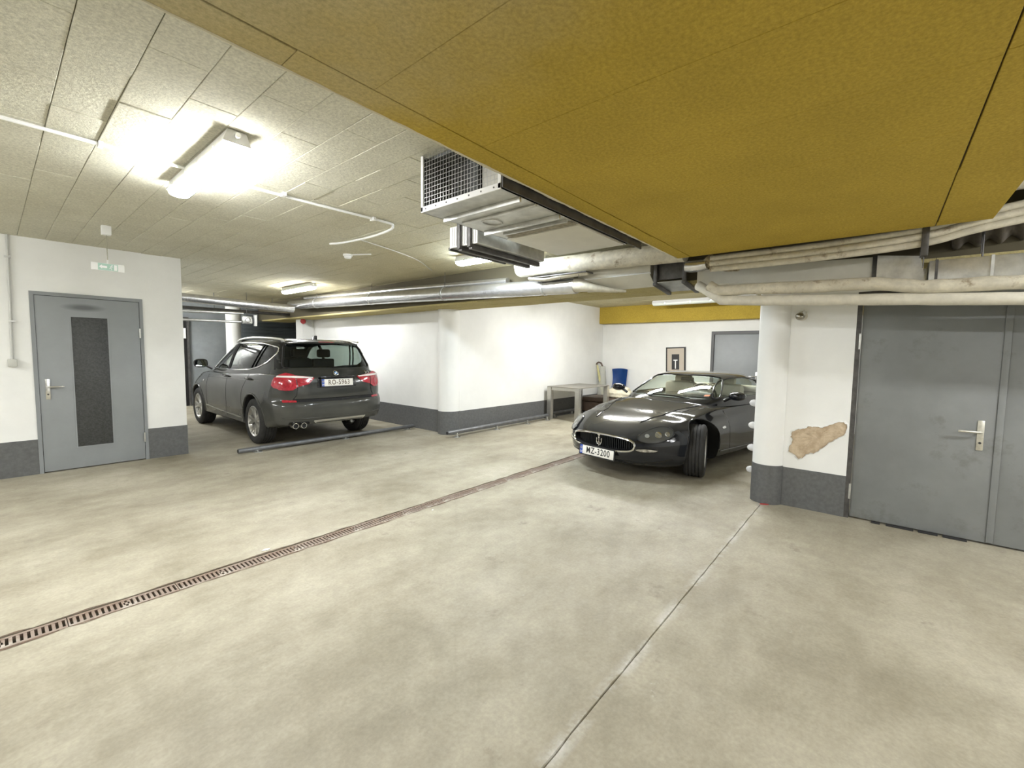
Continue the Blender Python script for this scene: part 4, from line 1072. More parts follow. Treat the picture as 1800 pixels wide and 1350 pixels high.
    for k in range(17):
        y = -.58+1.16*k/16; q = abs(y)/.58; xb = -1.955+.05*q**3; z = 1.598-.028*q**2
        ring = [bm.verts.new(v) for v in ((xb+.30, y, z+.05-.03*q**2), (xb+.12, y, z+.034-.012*q**2), (xb, y, z+.012), (xb+.006, y, z-.012), (xb+.12, y, z-.03), (xb+.26, y, z-.03))]
        if prev:
            for j in range(6): bm.faces.new((prev[j], prev[(j+1) % 6], ring[(j+1) % 6], ring[j]))
        else: bm.faces.new(ring)
        prev = ring
    bm.faces.new(prev[::-1]); sp = link('roof_spoiler', fin(bm, 50), paint, root)
    link('brake_lamp', boxm(-1.958, -1.945, -.13, .13, 1.600, 1.609, .003), M['tail_red'], sp)
    # roof rails, fin aerial
    for s in (-1, 1):
        pts = [(-1.86, s*.615, 1.615), (-1.76, s*.62, 1.632), (-1.4, s*.635, 1.655), (-.7, s*.645, 1.668), (-.2, s*.64, 1.645), (.02, s*.64, 1.60)]
        link('roof_rail', tubem(crom(pts, 6), .017, 8), mat('rail_silver', (.70, .69, .64), .3, .7) if s < 0 else bpy.data.materials['rail_silver'], root)
    bm = B(); prev = None
    for k in range(7):
        t = k/6; hgt = .062*math.sin(math.pi*min(1, t*.62+.0)); x = -1.62+.17*(1-t)
        w_ = .026*(1-abs(t-.5)*.9); ring = [bm.verts.new(v) for v in ((x, w_, 1.645), (x-.015, w_*.45, 1.652+hgt), (x-.015, -w_*.45, 1.652+hgt), (x, -w_, 1.645))]
        if prev:
            for j in range(4): bm.faces.new((prev[j], prev[(j+1) % 4], ring[(j+1) % 4], ring[j]))
        else: bm.faces.new(ring)
        prev = ring
    bm.faces.new(prev[::-1]); link('fin_aerial', fin(bm, 60), M['trim_black'], root)
    # tail lamps: red body wrapping the corner, clear bar on top
    def rear_side(y, z, off):
        return S.put('B', y, z, off)
    for s in (-1, 1):
        o_ = [(s*.365, 1.062), (s*.355, 1.045), (s*.44, .965), (s*.60, .925), (s*.66, .88), (s*.74, .872), (s*.81, .885), (s*.848, .92), (s*.855, .98), (s*.842, 1.05), (s*.80, 1.10), (s*.72, 1.128), (s*.66, 1.115), (s*.60, 1.09)]
        tl = link('tail_lamp', SB.patch('B', o_, .012, .03), M['tail_red'], root)
        o2 = [(-2.16, .895), (-2.08, .915), (-2.03, .96), (-2.02, 1.03), (-2.06, 1.07), (-2.16, 1.075)]
        link('lamp_side', SB.patch('L' if s > 0 else 'R', o2, .010, .03), M['tail_red'], tl)
        o3 = [(s*.37, 1.062), (s*.38, 1.045), (s*.60, 1.052), (s*.83, 1.066), (s*.815, 1.088), (s*.60, 1.082)]
        link('clear_bar', SB.patch('B', o3, .017, .03), M['tail_clear'], tl)
        link('lamp_split', tubem(SB.path('B', [(s*.615, 1.09), (s*.60, .93)], .012, 4, False), .005, 6), M['trim_black'], tl)
        for (cy, cz, rr) in ((.735, .965, .06),):
            link('lamp_ring', tubem([SB.put('B', s*cy+rr*math.cos(a), cz+rr*math.sin(a), 0.013) for a in [2*math.pi*k/20 for k in range(20)]], .005, 6, closed=True), mat('tail_ring', (.50, .04, .06), .2) if s < 0 else bpy.data.materials['tail_ring'], tl)
        link('reflector', SB.patch('B', round_poly([(s*.62, .695), (s*.79, .70), (s*.79, .735), (s*.62, .725)], .012, 3), .006, .03), M['tail_red'], root)
    # tailgate lines, plate recess, emblem
    shut = [(-.60, 1.09), (-.60, .92), (-.62, .80), (-.66, .745), (0, .735), (.66, .745), (.62, .80), (.60, .92), (.60, 1.09)]
    link('tailgate_gap', tubem(SB.path('B', shut, -.001, 6, False), .006, 6), M['trim_black'], root)
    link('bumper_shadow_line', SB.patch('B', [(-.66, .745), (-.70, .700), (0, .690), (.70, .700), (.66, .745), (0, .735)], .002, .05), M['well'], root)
    rec = SB.patch('B', round_poly([(-.33, .90), (.33, .90), (.30, 1.06), (-.30, 1.06)], .03, 3), .002, .03)
    link('plate_recess', rec, M['trim_black'], root)
    yb = Vector((-2.30, 0, .815))
    plate(root, (-2.300, 0, .975), (0, -1, 0), (.08, 0, 1), (-1, 0, .08), 'RO-5963', tm=mat('plate_ink_brown', (.12, .085, .06), .5))
    link('plate_lamp_bar', boxm(-2.31, -2.26, -.28, .28, 1.052, 1.07, .006), M['trim_black'], root)
    # round emblem
    e = basis((-2.243, 0, 1.118), (0, -1, 0), (.45, 0, .89), (-.89, 0, .45))
    em = link('emblem', xform(lathem([(0, 0), (.042, 0), (.042, .004), (.038, .007), (.0, .007)], 32), e), M['car_chrome'], root)
    link('emblem_ring', xform(lathem([(.026, .0072), (.036, .0072), (.036, .0082), (.026, .0082)], 32), e), M['trim_black'], em)
    for k in range(4):
        bm = B(); a0 = math.pi/2*k; pts = [(0, 0)]+[(.025*math.cos(a0+math.pi/2*j/6), .025*math.sin(a0+math.pi/2*j/6)) for j in range(7)]
        aprism(bm, pts, 'z', .0072, .0084)
        link('emblem_quarter', xform(fin(bm), e), mat('emblem_blue', (.05, .2, .5), .3) if k == 1 else (bpy.data.materials['emblem_blue'] if k == 3 else M['white_plastic']), em)
    t = textm('X3', .075, .002, .001)
    pL = SB.put('B', -.57, 1.108, .004)
    link('model_letters', xform(t, basis(pL, (.12, -1, 0), (.4, 0, .9), (-.9, -.1, .4))), M['car_chrome'], root)
    # wiper
    link('rear_wiper', tubem(crom([S.put('B', .0, 1.195, .02), S.put('B', -.18, 1.215, .02), S.put('B', -.45, 1.225, .018)], 5), .009, 6), M['trim_black'], root)
    # bumper: crease, silver skid strip, exhausts
    link('bumper_crease', tubem(SB.path('B', [(-.80, .47), (-.4, .45), (.4, .45), (.80, .47)], .0, 6), .006, 6), paint, root)
    link('skid_strip', SB.patch('B', round_poly([(-.50, .415), (.40, .415), (.34, .35), (-.44, .35)], .03, 3), .006, .04), mat('skid_silver', (.55, .54, .48), .4, .5), root)
    for k, y in enumerate((.64, .53)):
        ex = link('exhaust_tip', lathem([(.036, 0), (.042, 0), (.044, .02), (.044, .16), (.036, .16), (.036, 0)], 24, Matrix.Translation((-2.285+.025*(y > .6), y, .347)) @ Matrix.Rotation(math.pi/2, 4, 'Y')), M['car_chrome'], root)
        link('exhaust_bore', lathem([(0, .02), (.035, .02), (.035, .03), (0, .03)], 20, Matrix.Translation((-2.285+.025*(y > .6), y, .347)) @ Matrix.Rotation(math.pi/2, 4, 'Y')), M['well'], ex)
    link('exhaust_cutout', SB.patch('B', round_poly([(.44, .40), (.72, .41), (.72, .345), (.44, .34)], .02, 3), .004, .03), M['trim_black'], root)
    # sides: door gaps, handles, sill line, arches, mirrors
    for f_, s in (('L', 1), ('R', -1)):
        for pts in ([(-.205, .34), (-.21, .7), (-.20, 1.11)], [(.82, .36), (.84, .7), (.82, 1.07)], [(-1.02, .46), (-.93, .62), (-.98, .82), (-1.14, 1.03), (-1.16, 1.12)]):
            link('door_gap', tubem(SB.path(f_, pts, -.001, 5), .004, 6), M['trim_black'], root)
        link('sill_line', tubem(SB.path(f_, [(.86, .425), (0, .385), (-.9, .365)], .004, 6), .010, 6), mat('sill_grey', (.26, .25, .20), .5) if s > 0 else bpy.data.materials['sill_grey'], root)
        link('shoulder_crease', tubem(SB.path(f_, [(1.0, .955), (0, .965), (-1.0, .985), (-1.75, 1.0)], -.002, 6), .005, 6), paint, root)
        for x in (-.16, -1.22):
            h = link('door_handle', tubem(crom([SB.put(f_, x-.11, 1.005, .002), SB.put(f_, x-.08, 1.007, .035), SB.put(f_, x+.06, 1.007, .035), SB.put(f_, x+.10, 1.005, .004)], 5), .014, 8), paint, root)
            link('handle_cup', SB.patch(f_, smooth_outline([(x-.09, .99), (x, .978), (x+.09, .99), (x+.08, 1.025), (x, 1.032), (x-.08, 1.025)], 3), .002, .03), M['trim_black'], h)
        for x in (-AX, AX):
            pts = [(x+.425*math.cos(a), .365+.425*math.sin(a)) for a in [math.radians(-8+196*k/30) for k in range(31)]]
            link('arch_lip', tubem([SB.put(f_, p[0], p[1], -.004) for p in pts], .016, 8), paint, root)
        # mirror
        base = Vector((.80, s*.90, 1.06)); mp = mat('mirror_shell', (.30, .30, .28), .3) if s > 0 else bpy.data.materials['mirror_shell']
        bm = B(); bmesh.ops.create_uvsphere(bm, u_segments=24, v_segments=14, radius=1)
        for v in bm.verts:
            c = v.co; v.co = Vector((.80+(c.x*.10 if c.x > 0 else c.x*.03), s*(1.0+math.copysign(abs(c.y)**.75, c.y)*.115), 1.205+math.copysign(abs(c.z)**.75, c.z)*.08))
        mr = link('door_mirror', fin(bm, 60), paint, root)
        gy = round_poly([(s*.905, 1.14), (s*1.095, 1.15), (s*1.10, 1.26), (s*.915, 1.27)], .03, 3)
        link('mirror_glass', prismm(gy, 'x', .765, .772), M['mirror'], mr)
        link('mirror_bezel', tubem([(.768, p[0], p[1]) for p in gy], .008, 6, closed=True), M['trim_black'], mr)
        link('mirror_stalk', tubem([(.80, s*.82, 1.10), (.80, s*.88, 1.14), (.80, s*.94, 1.17)], .024, 8), M['black'], mr)
        # front indicator
        link('side_marker', SB.patch(f_, round_poly([(1.02, .86), (1.08, .86), (1.08, .89), (1.02, .89)], .008, 2), .004, .03), M['tail_clear'], root)
        # wheels
        for x in (-AX, AX): wheel(root, x, s*.80, R, .235, .235, s, 0.0, 'suv')
    # head lamps and grille (front, out of view here)
    for s in (-1, 1):
        link('head_lamp', SB.patch('F', smooth_outline([(s*.42, .76), (s*.60, .72), (s*.74, .75), (s*.72, .83), (s*.5, .83)], 3), .006, .04), M['tail_clear'], root)
        kg = link('kidney_grille', SB.patch('F', round_poly([(s*.03, .62), (s*.26, .62), (s*.28, .80), (s*.04, .80)], .04, 3), .006, .04), M['trim_black'], root)
        link('grille_chrome', tubem(SB.path('F', round_poly([(s*.03, .62), (s*.26, .62), (s*.28, .80), (s*.04, .80)], .04, 3), .008, 1, False, True), .008, 6, closed=True), M['car_chrome'], kg)
    # cabin
    def seat(x, y, w_, mt):
        st = link('seat_back', xform(boxm(-.05, .05, -w_/2, w_/2, 1.05, 1.32, .03), Matrix.Translation((x, y, 0))), mt, root)
        link('headrest', xform(boxm(-.045, .045, -.12, .12, 1.34, 1.49, .035), Matrix.Translation((x-.02, y, 0))), mt, st)
    for y in (-.36, .36): seat(-.05, y, .5, M['seat_dark'])
    for y in (-.42, .0, .42): seat(-1.0, y, .40, M['seat_dark'])
    link('dashboard', boxm(.40, .72, -.66, .66, 1.05, 1.15, .03), M['seat_dark'], root)
    link('steering_wheel', tubem([(.35+.05*math.cos(a), .36+.17*math.sin(a), 1.19+.15*math.cos(a)) for a in [2*math.pi*k/24 for k in range(24)]], .014, 8, closed=True), M['seat_dark'], root)
    link('parcel_shelf', boxm(-2.05, -1.08, -.70, .70, 1.155, 1.175), M['seat_dark'], root)
    link('rear_mirror', boxm(.10, .13, -.11, .11, 1.46, 1.52, .01), M['seat_dark'], root)
    return root
SUV = build_suv()
# ------------------------------------------------------------------ black coupe, seen from the front
def build_coupe():
    root = thing('coupe', 'black two-door coupe with an oval chrome grille and plate MZ-3200', 'car', (6.95, 2.2, 0), math.radians(170))
    paint = paint_material('coupe_paint', (.007, .008, .011), (.17, .165, .145), .02, .2, .8, .10, .24, .25)
    XR, XF = -1.75, 1.62
    K = dict(
        zb=[(-2.3, .30), (-1.75, .22), (-1.0, .17), (1.0, .165), (1.62, .17), (2.3, .20)],
        zs=[(-2.3, .80), (-1.75, .84), (-1.2, .86), (-.3, .80), (.6, .75), (1.0, .735), (1.35, .70), (1.62, .645), (1.9, .56), (2.3, .45)],
        zt=[(-2.3, .90), (-1.75, .935), (-1.3, .93), (.5, .87), (.9, .868), (1.2, .82), (1.45, .765), (1.62, .715), (1.9, .63), (2.3, .5)],
        w=[(-2.3, .78), (-1.75, .875), (-1.3, .91), (-.5, .885), (.4, .875), (1.0, .895), (1.33, .905), (1.62, .855), (1.9, .75), (2.3, .6)],
        wb=[(-2.3, .66), (-1.75, .80), (-1.2, .85), (1.2, .845), (1.62, .79), (2.3, .55)],
        ws=[(-2.3, .62), (-1.75, .74), (-1.2, .79), (.4, .775), (1.0, .775), (1.33, .765), (1.62, .70), (2.3, .45)],
        hm=[(-2.3, .5), (-1.3, .62), (.3, .6), (1.3, .62), (2.3, .55)])
    def xfront(y, z):
        p = interp([(.165, 2.12), (.22, 2.21), (.30, 2.25), (.40, 2.255), (.47, 2.24), (.54, 2.17), (.60, 2.04), (.66, 1.86), (.72, 1.62)], z)
        return p-.60*(abs(y)/.855)**3.0*interp([(.165, 1.0), (.5, .95), (.72, .35)], z)
    def xrear(y, z):
        p = interp([(.22, -2.05), (.4, -2.18), (.6, -2.2), (.8, -2.12), (.93, -1.95)], z); return p+.4*(abs(y)/.87)**3
    bb = body_mesh(K, XR, XF, xrear, xfront, .45, 60, 2.2)
    hb = house_mesh([(.80, 1.09, -1.86, .80), (.86, 1.00, -1.74, .785), (.95, .82, -1.50, .745), (1.04, .62, -1.26, .69), (1.12, .43, -1.03, .625), (1.175, .26, -.84, .565), (1.205, .12, -.70, .50), (1.222, -.02, -.56, .40), (1.230, -.12, -.42, .25), (1.232, -.2, -.3, .1), (1.2325, -.24, -.26, .02)], 3.2, 3.0, 112, 5)
    S = Surf(bb, hb); SB = Surf(bb)
    bo = link('body', fin(bb, 40, recalc=False), [paint, M['well']])
    R = .32; AX = 1.33; cut = []
    for x in (-AX, AX):
        bm = B()
        for s in (-1, 1):
            alathe(bm, [(0, 0), (.365, 0), (.365, .40), (0, .40)], 48, Matrix.Translation((x, s*1.06, .335)) @ Matrix.Rotation(math.pi/2*s, 4, 'X'))
        cut.append(link('cut', fin(bm), [M['well']]))
    # grille mouth recess
    gr = [(-.455, .415), (-.43, .465), (-.33, .488), (-.15, .500), (.15, .500), (.33, .488), (.43, .465), (.455, .415), (.43, .365), (.33, .342), (.15, .330), (-.15, .330), (-.33, .342), (-.43, .365)]
    gro = smooth_outline(gr, 3)
    cut.append(link('cut', prismm(gro, 'x', 1.93, 2.6), [M['well']]))
    me = boolean(bo, cut); bpy.data.objects.remove(bo)
    for p in me.polygons: p.use_smooth = True
    me.set_sharp_from_angle(angle=math.radians(38))
    body = link('body', me, None, root)
    # greenhouse
    side = round_poly([(.66, .905), (.47, 1.03), (.28, 1.115), (.05, 1.155), (-.35, 1.158), (-.78, 1.105), (-1.10, 1.01), (-1.24, .93), (-.7, .90)], .05, 3)
    front = round_poly([(-.68, .895), (.68, .895), (.60, 1.05), (.52, 1.155), (.35, 1.182), (-.35, 1.182), (-.52, 1.155), (-.60, 1.05)], .05, 3)
    rear = round_poly([(-.60, .97), (.60, .97), (.48, 1.14), (-.48, 1.14)], .05, 3)
    ho = link('roof', fin(hb, 40, recalc=False), [paint])
    def cutter(pts, ax, a, b): return link('cut', prismm(pts, ax, a, b), [M['cabin']])
    me = boolean(ho, [cutter(side, 'y', -1.2, 1.2), cutter(front, 'x', .10, 1.6), cutter(rear, 'x', -2.2, -.80)], .03)
    bpy.data.objects.remove(ho)
    for p in me.polygons: p.use_smooth = True
    me.set_sharp_from_angle(angle=math.radians(38))
    link('roof', me, None, root)
    ws = link('windscreen', S.patch('F', front, -.004, .05), M['glass_clear'], root)
    link('windscreen_seal', tubem(S.path('F', front, .0, 1, False, True), .012, 8, closed=True), M['trim_black'], ws)
    link('rear_window', S.patch('B', rear, -.004, .05), M['glass_clear'], root)
    o = link('tax_sticker', S.patch('F', round_poly([(.53, .925), (.58, .925), (.58, .945), (.53, .945)], .006, 2), .001, .03), mat('sticker_orange', (.75, .25, .10), .5), ws)
    for f_, s in (('L', 1), ('R', -1)):
        link('side_window', S.patch(f_, side, -.004, .05), M['glass_clear'], root)
        link('window_trim', tubem(S.path(f_, side, .001, 1, False, True), .011, 8, closed=True), M['trim_black'], root)
        link('window_pillar', tubem(S.path(f_, [(-.62, .90), (-.74, 1.12)], -.002, 6, False), .022, 6, flat=.4), M['trim_black'], root)
        for pts in ([(.62, .22), (.68, .5), (.66, .76), (.60, .88)], [(-.58, .24), (-.56, .5), (-.62, .8), (-.64, .89)]):
            link('door_gap', tubem(SB.path(f_, pts, -.001, 5), .004, 6), M['trim_black'], root)
        link('door_handle', tubem(SB.path(f_, [(-.50, .745), (-.36, .745)], .012, 6, False), .013, 8), paint, root)
        link('side_skirt_line', tubem(SB.path(f_, [(.92, .27), (0, .25), (-.9, .27)], .002, 6), .008, 6), paint, root)
        for x in (-AX, AX):
            pts = [(x+.372*math.cos(a), .335+.372*math.sin(a)) for a in [math.radians(-5+190*k/30) for k in range(31)]]
            link('arch_lip', tubem([SB.put(f_, p[0], p[1], -.004) for p in pts], .010, 8), paint, root)
        link('wing_badge', SB.patch(f_, smooth_outline([(.80, .56), (.88, .555), (.90, .575), (.82, .585)], 3), .003, .03), M['car_chrome'], root)
        link('wing_vent', SB.patch(f_, smooth_outline([(1.80, .50), (1.86, .47), (1.88, .49), (1.82, .525)], 3), .003, .03), M['trim_black'], root)
        # mirror
        bm = B(); bmesh.ops.create_uvsphere(bm, u_segments=24, v_segments=14, radius=1)
        for v in bm.verts:
            c = v.co; v.co = Vector((.62+(c.x*.085 if c.x > 0 else c.x*.05), s*(.925+c.y*.105), .955+math.copysign(abs(c.z)**.85, c.z)*.058))
        mr = link('door_mirror', fin(bm, 60), paint, root)
        link('mirror_stalk', tubem([(.62, s*.76, .88), (.62, s*.82, .915), (.62, s*.87, .935)], .02, 8), M['trim_black'], mr)
        link('mirror_glass', prismm(smooth_outline([(s*.85, .92), (s*.99, .92), (s*1.0, .985), (s*.86, .99)], 3), 'x', .565, .572), M['mirror'], mr)
        # head lamp: clear lens over dark bowl with two reflectors
        out = smooth_outline([(s*.465, .535), (s*.48, .49), (s*.56, .462), (s*.65, .468), (s*.715, .505), (s*.735, .555), (s*.70, .605), (s*.615, .63), (s*.53, .605)], 4)
        hl = link('head_lamp', SB.patch('F', out, .004, .03), mat('lamp_bowl', (.05, .05, .048), .3, .2) if s > 0 else bpy.data.materials['lamp_bowl'], root)
        for (y_, z_, r_) in ((.625, .545, .040), (.69, .553, .030), (.54, .53, .026)):
            p = SB.put('F', s*y_, z_, .012); nn = (p-SB.put('F', s*y_, z_, 0)).normalized()
            ux = nn.orthogonal().normalized()
            link('reflector', xform(lathem([(0, -.004), (r_*.5, -.002), (r_, .004), (r_*.95, .006), (0, .002)], 20), basis(p, ux, nn.cross(ux), nn)), M['car_chrome'] if y_ > .6 else mat('bowl_grey', (.45, .45, .43), .3, .5), hl)
        link('lamp_lens', SB.patch('F', out, .022, .03), glassm('lamp_lens_glass', (.95, .96, .95), 1.45, .03, ((.5, .5, .47), .05)) if s > 0 else bpy.data.materials['lamp_lens_glass'], hl)
        link('lamp_rim', tubem(SB.path('F', out, .010, 1, False, True), .007, 6, closed=True), paint, hl)
        # indicator strip in the bumper
        ind = smooth_outline([(s*.47, .385), (s*.48, .362), (s*.56, .352), (s*.64, .362), (s*.645, .385), (s*.56, .395)], 3)
        il = link('indicator_lamp', SB.patch('F', ind, .006, .03), mat('indicator_clear', (.50, .48, .42), .15, .4, var=.6, vscale=30, coat=.8) if s > 0 else bpy.data.materials['indicator_clear'], root)
        link('indicator_rim', tubem(SB.path('F', ind, .004, 1, False, True), .006, 6, closed=True), M['trim_black'], il)
        # bonnet crease, shut line, vent
        link('bonnet_crease', tubem([S.put('T', x, s*y, .0) for (x, y) in [(v.x, v.y) for v in crom([(.98, .60, 0), (1.3, .50, 0), (1.6, .40, 0), (1.88, .33, 0)], 6)]], .009, 6), paint, root)
        link('bonnet_gap', tubem([S.put('T', v.x, s*v.y, -.002) for v in crom([(.93, .68, 0), (1.2, .64, 0), (1.45, .57, 0), (1.70, .47, 0), (1.80, .40, 0)], 6)], .004, 6), M['trim_black'], root)
        link('bonnet_vent', SB.patch('T', [(1.20, s*.545), (1.36, s*.50), (1.34, s*.57), (1.22, s*.60)], .004, .03), M['trim_black'], root)
        for x in (-AX, AX): wheel(root, x, s*.765, R, .225, .22, s, math.radians(23) if x > 0 else 0, 'coupe')
        # rear lamps
        link('tail_lamp', SB.patch('B', smooth_outline([(s*.45, .75), (s*.62, .70), (s*.70, .74), (s*.62, .80), (s*.5, .82)], 3), .004, .04), M['tail_red'], root)
        link('lip_line', tubem(SB.path('F', [(s*.08, .225), (s*.4, .222), (s*.62, .235), (s*.75, .27)], .001, 5), .006, 6), paint, root)
    link('bonnet_front_gap', tubem([S.put('T', v.x, v.y, -.002) for v in crom([(1.80, -.40, 0), (1.86, -.2, 0), (1.88, 0, 0), (1.86, .2, 0), (1.80, .40, 0)], 6)], .004, 6), M['trim_black'], root)
    # grille
    g = link('grille', prismm(gro, 'x', 2.03, 2.05), M['well'], root)
    SBc = SB
    link('grille_surround', tubem([SBc.put('F', p[0], p[1], .002) for p in gro], .013, 8, closed=True), M['car_chrome'], g)
    bm = B()
    for k in range(33):
        y = -.41+.82*k/32; xx = 2.17-.60*(abs(y)/.855)**3
        hgt = .075*math.sqrt(max(.05, 1-(y/.455)**2))
        abox(bm, xx-.03, xx, y-.0035, y+.0035, .415-hgt, .415+hgt)
    link('grille_bars', fin(bm), mat('grille_black', (.018, .02, .022), .35), g)
    # trident emblem
    tr = B(); c = M['car_chrome']
    def bar(a, b, r): atube(tr, [(2.235, a[0], a[1]), (2.235, b[0], b[1])], r, 6)
    bar((0, .352), (0, .468), .0055); bar((-.032, .40), (.032, .40), .005)
    for s in (-1, 1):
        atube(tr, crom([(2.235, 0, .375), (2.235, s*.022, .38), (2.235, s*.036, .40), (2.235, s*.036, .43), (2.235, s*.040, .452)], 4), .0048, 6)
        bar((s*.040, .452), (s*.028, .436), .004)
    for s in (-1, 1): bar((0, .476), (s*.012, .452), .004)
    link('trident_emblem', fin(tr, 50), c, g)
    t_ = B(); aprism(t_, [(-.03, .503), (.03, .503), (.006, .478), (.006, .47), (-.006, .47), (-.006, .478)], 'x', 2.225, 2.240)
    link('grille_peak', fin(t_), c, g)
    plate(root, (2.275, 0, .285), (0, 1, 0), (-.06, 0, 1), (1, 0, .06), 'MZ-3200')
    link('lower_intake', SB.patch('F', smooth_outline([(-.50, .215), (-.3, .205), (.3, .205), (.50, .215), (.46, .192), (0, .186), (-.46, .192)], 3), .003, .04), M['well'], root)
    # wipers
    for (a, b) in (((-.10, .885), (-.62, .905)), ((.42, .885), (-.12, .90))):
        pa = S.put('F', a[0], a[1], .015); pb = S.put('F', b[0], b[1], .012)
        wp = link('wiper', tubem([pa, (pa+pb)/2+Vector((.015, 0, .012)), pb], .008, 6), M['trim_black'], root)
    # cabin
    def seat(x, y, mt):
        st = link('seat_back', xform(boxm(-.08, .08, -.26, .26, .78, 1.05, .06), Matrix.Translation((x, y, 0)) @ Matrix.Rotation(0, 4, 'Y')), mt, root)
        link('headrest', xform(boxm(-.05, .05, -.13, .13, 1.03, 1.15, .045), Matrix.Translation((x-.05, y, 0))), mt, st)
    for y in (-.36, .36): seat(-.30, y, M['seat_cream'])
    for y in (-.33, .33): link('rear_seat', boxm(-1.12, -.95, y-.28, y+.28, .85, 1.0, .05), M['seat_cream'], root)
    link('dashboard', boxm(.42, .78, -.52, .52, .84, .89, .02), mat('dash_grey', (.06, .06, .062), .6), root)
    link('instrument_hood', xform(lathem([(0, -.2), (.09, -.19), (.11, 0), (.09, .19), (0, .2)], 20, Matrix.Rotation(math.pi/2, 4, 'X')), Matrix.Translation((.52, .36, .87))), bpy.data.materials['dash_grey'], root)
    link('steering_wheel', tubem([(.36+.06*math.cos(a), .36+.17*math.sin(a), .93+.14*math.cos(a)) for a in [2*math.pi*k/24 for k in range(24)]], .014, 8, closed=True), M['seat_dark'], root)
    link('rear_mirror', boxm(.16, .19, -.10, .10, 1.09, 1.14, .01), M['seat_dark'], root)
    return root
COUPE = build_coupe()
# ------------------------------------------------------------------ things standing about
# parking barrier folded flat behind the SUV
def barrier(label, x0, x1, y, z, feet, ends=.0):
    t = thing('parking_barrier', label, 'barrier', (x0, y, 0))
    L = x1-x0
    link('barrier_tube', tubem([(0, 0, z), (L, ends, z)], .033, 14), M['barrier'], t)
    link('tube_end', lathem([(0, 0), (.024, 0), (.024, .003), (0, .003)], 14, Matrix.Translation((-.002, 0, z)) @ Matrix.Rotation(-math.pi/2, 4, 'Y')), M['black'], t)
    for fx in feet:
        p = link('foot_bracket', boxm(fx-.05, fx+.05, -.06, .045, 0, .008, .002), M['galv'], t)
        link('bracket_post', boxm(fx-.012, fx+.012, -.02, .02, .008, max(.02, z-.02), .002), M['galv'], t)
        link('bolt', lathem([(0, 0), (.008, 0), (.008, .012), (0, .012)], 6, Matrix.Translation((fx+.035, -.04, .008))), M['galv_dark'], p)
    return t
barrier('grey tubular parking barrier lying flat behind the dark SUV', 2.17, 5.17, 6.80, .05, (.25, 1.6, 2.85))
barrier('grey tubular barrier rail along the white wall between column and table', 4.93, 7.93, 5.56, .10, (.22, 1.25, 2.2, 2.9), .06)
barrier('short grey barrier rail under the metal table', 8.15, 9.3, 5.725, .10, (.2, .95))
# metal table
t = thing('metal_table', 'grey metal side table with flat broad legs against the white wall', 'table', (7.99, 4.86, 0))
steel = mat('brushed_table_steel', (.50, .49, .45), .33, .8, var=.1, vscale=8, stretch=(1, 1, 8))
topm = mat('table_top_grey', (.27, .255, .22), .45, .2, var=.1, vscale=6)
link('table_top', boxm(0, 1.36, 0, .82, .722, .742, .003), topm, t)
for (x, y) in ((.0, .0), (.0, .72), (1.26, .0), (1.26, .72)):
    link('leg', prismm([(x, y), (x+.10, y), (x+.10, y+.012), (x+.012, y+.012), (x+.012, y+.10), (x, y+.10)], 'z', 0, .722), steel, t)
link('under_rail', boxm(.02, 1.34, .79, .80, .66, .722), steel, t)
link('under_rail', boxm(.02, .03, .02, .8, .66, .722), steel, t)
# brown upholstered bench
t = thing('brown_bench', 'brown leather bench half hidden behind the black coupe', 'bench', (9.86, 4.9, 0))
lea = mat('brown_leather', (.11, .075, .055), .5, var=.2, vscale=12)
link('bench_body', boxm(-.42, .30, -.55, .75, .06, .30, .03), lea, t)
link('bench_cushion', boxm(-.43, .31, -.55, .75, .30, .42, .045), lea, t)
for (x, y) in ((-.37, -.5), (-.37, .7), (.25, -.5), (.25, .7)): link('leg', boxm(x-.02, x+.02, y-.02, y+.02, 0, .06), M['black'], t)
# cream bundle on the bench
bm = B(); bmesh.ops.create_icosphere(bm, subdivisions=4, radius=1.0)
rn = random.Random(21); ph = [rn.uniform(0, 6) for _ in range(6)]
for v in bm.verts:
    p = v.co; w_ = 1+.08*math.sin(7*p.x+ph[0])*math.sin(6*p.y+ph[1])+.05*math.sin(13*p.z+ph[2]+4*p.x)+.03*math.sin(21*p.y+ph[3])
    v.co = Vector((p.x*.26*w_, p.y*.30*w_, (max(p.z, -.62)+.62)*.17*w_))
tag(link('cream_blanket', fin(bm, 80), mat('cream_fleece', (.72, .67, .52), .9, var=.08, vscale=20, bump=.4, bscale=25), loc=(9.74, 4.78, .42)), 'crumpled cream blanket bundle on the brown bench', 'blanket')
# wrapped parasol leaning in the corner
t = thing('wrapped_parasol', 'pale parasol wrapped in clear plastic standing by the wall corner', 'parasol', (10.30, 5.60, 0))
yel = mat('pale_yellow_cloth', (.62, .57, .28), .8, var=.15, vscale=10)
link('folded_canopy', tubem(crom([(.05, -.06, .12), (.02, -.02, .5), (-.02, .06, .95), (-.03, .10, 1.18)], 5), [.05]*6+[.045]*5+[.035, .03, .028, .025, .02], 10, flat=.7), yel, t)
link('pole', tubem([(.09, -.05, 0), (-.02, .13, 1.2)], .014, 8), mat('parasol_pole', (.55, .5, .33), .5), t)
link('brown_cap', tubem(crom([(-.05, .12, 1.20), (.0, .10, 1.25), (.04, .04, 1.23), (.06, .0, 1.14)], 4), .022, 8), lea, t)
link('plastic_wrap', lathem([(.15, .10), (.12, .5), (.09, .9), (.07, 1.15)], 16, Matrix.Translation((.06, .0, 0))), glassm('clear_wrap', (.88, .88, .84), 1.3, .25, ((.7, .7, .64), .45)), t)
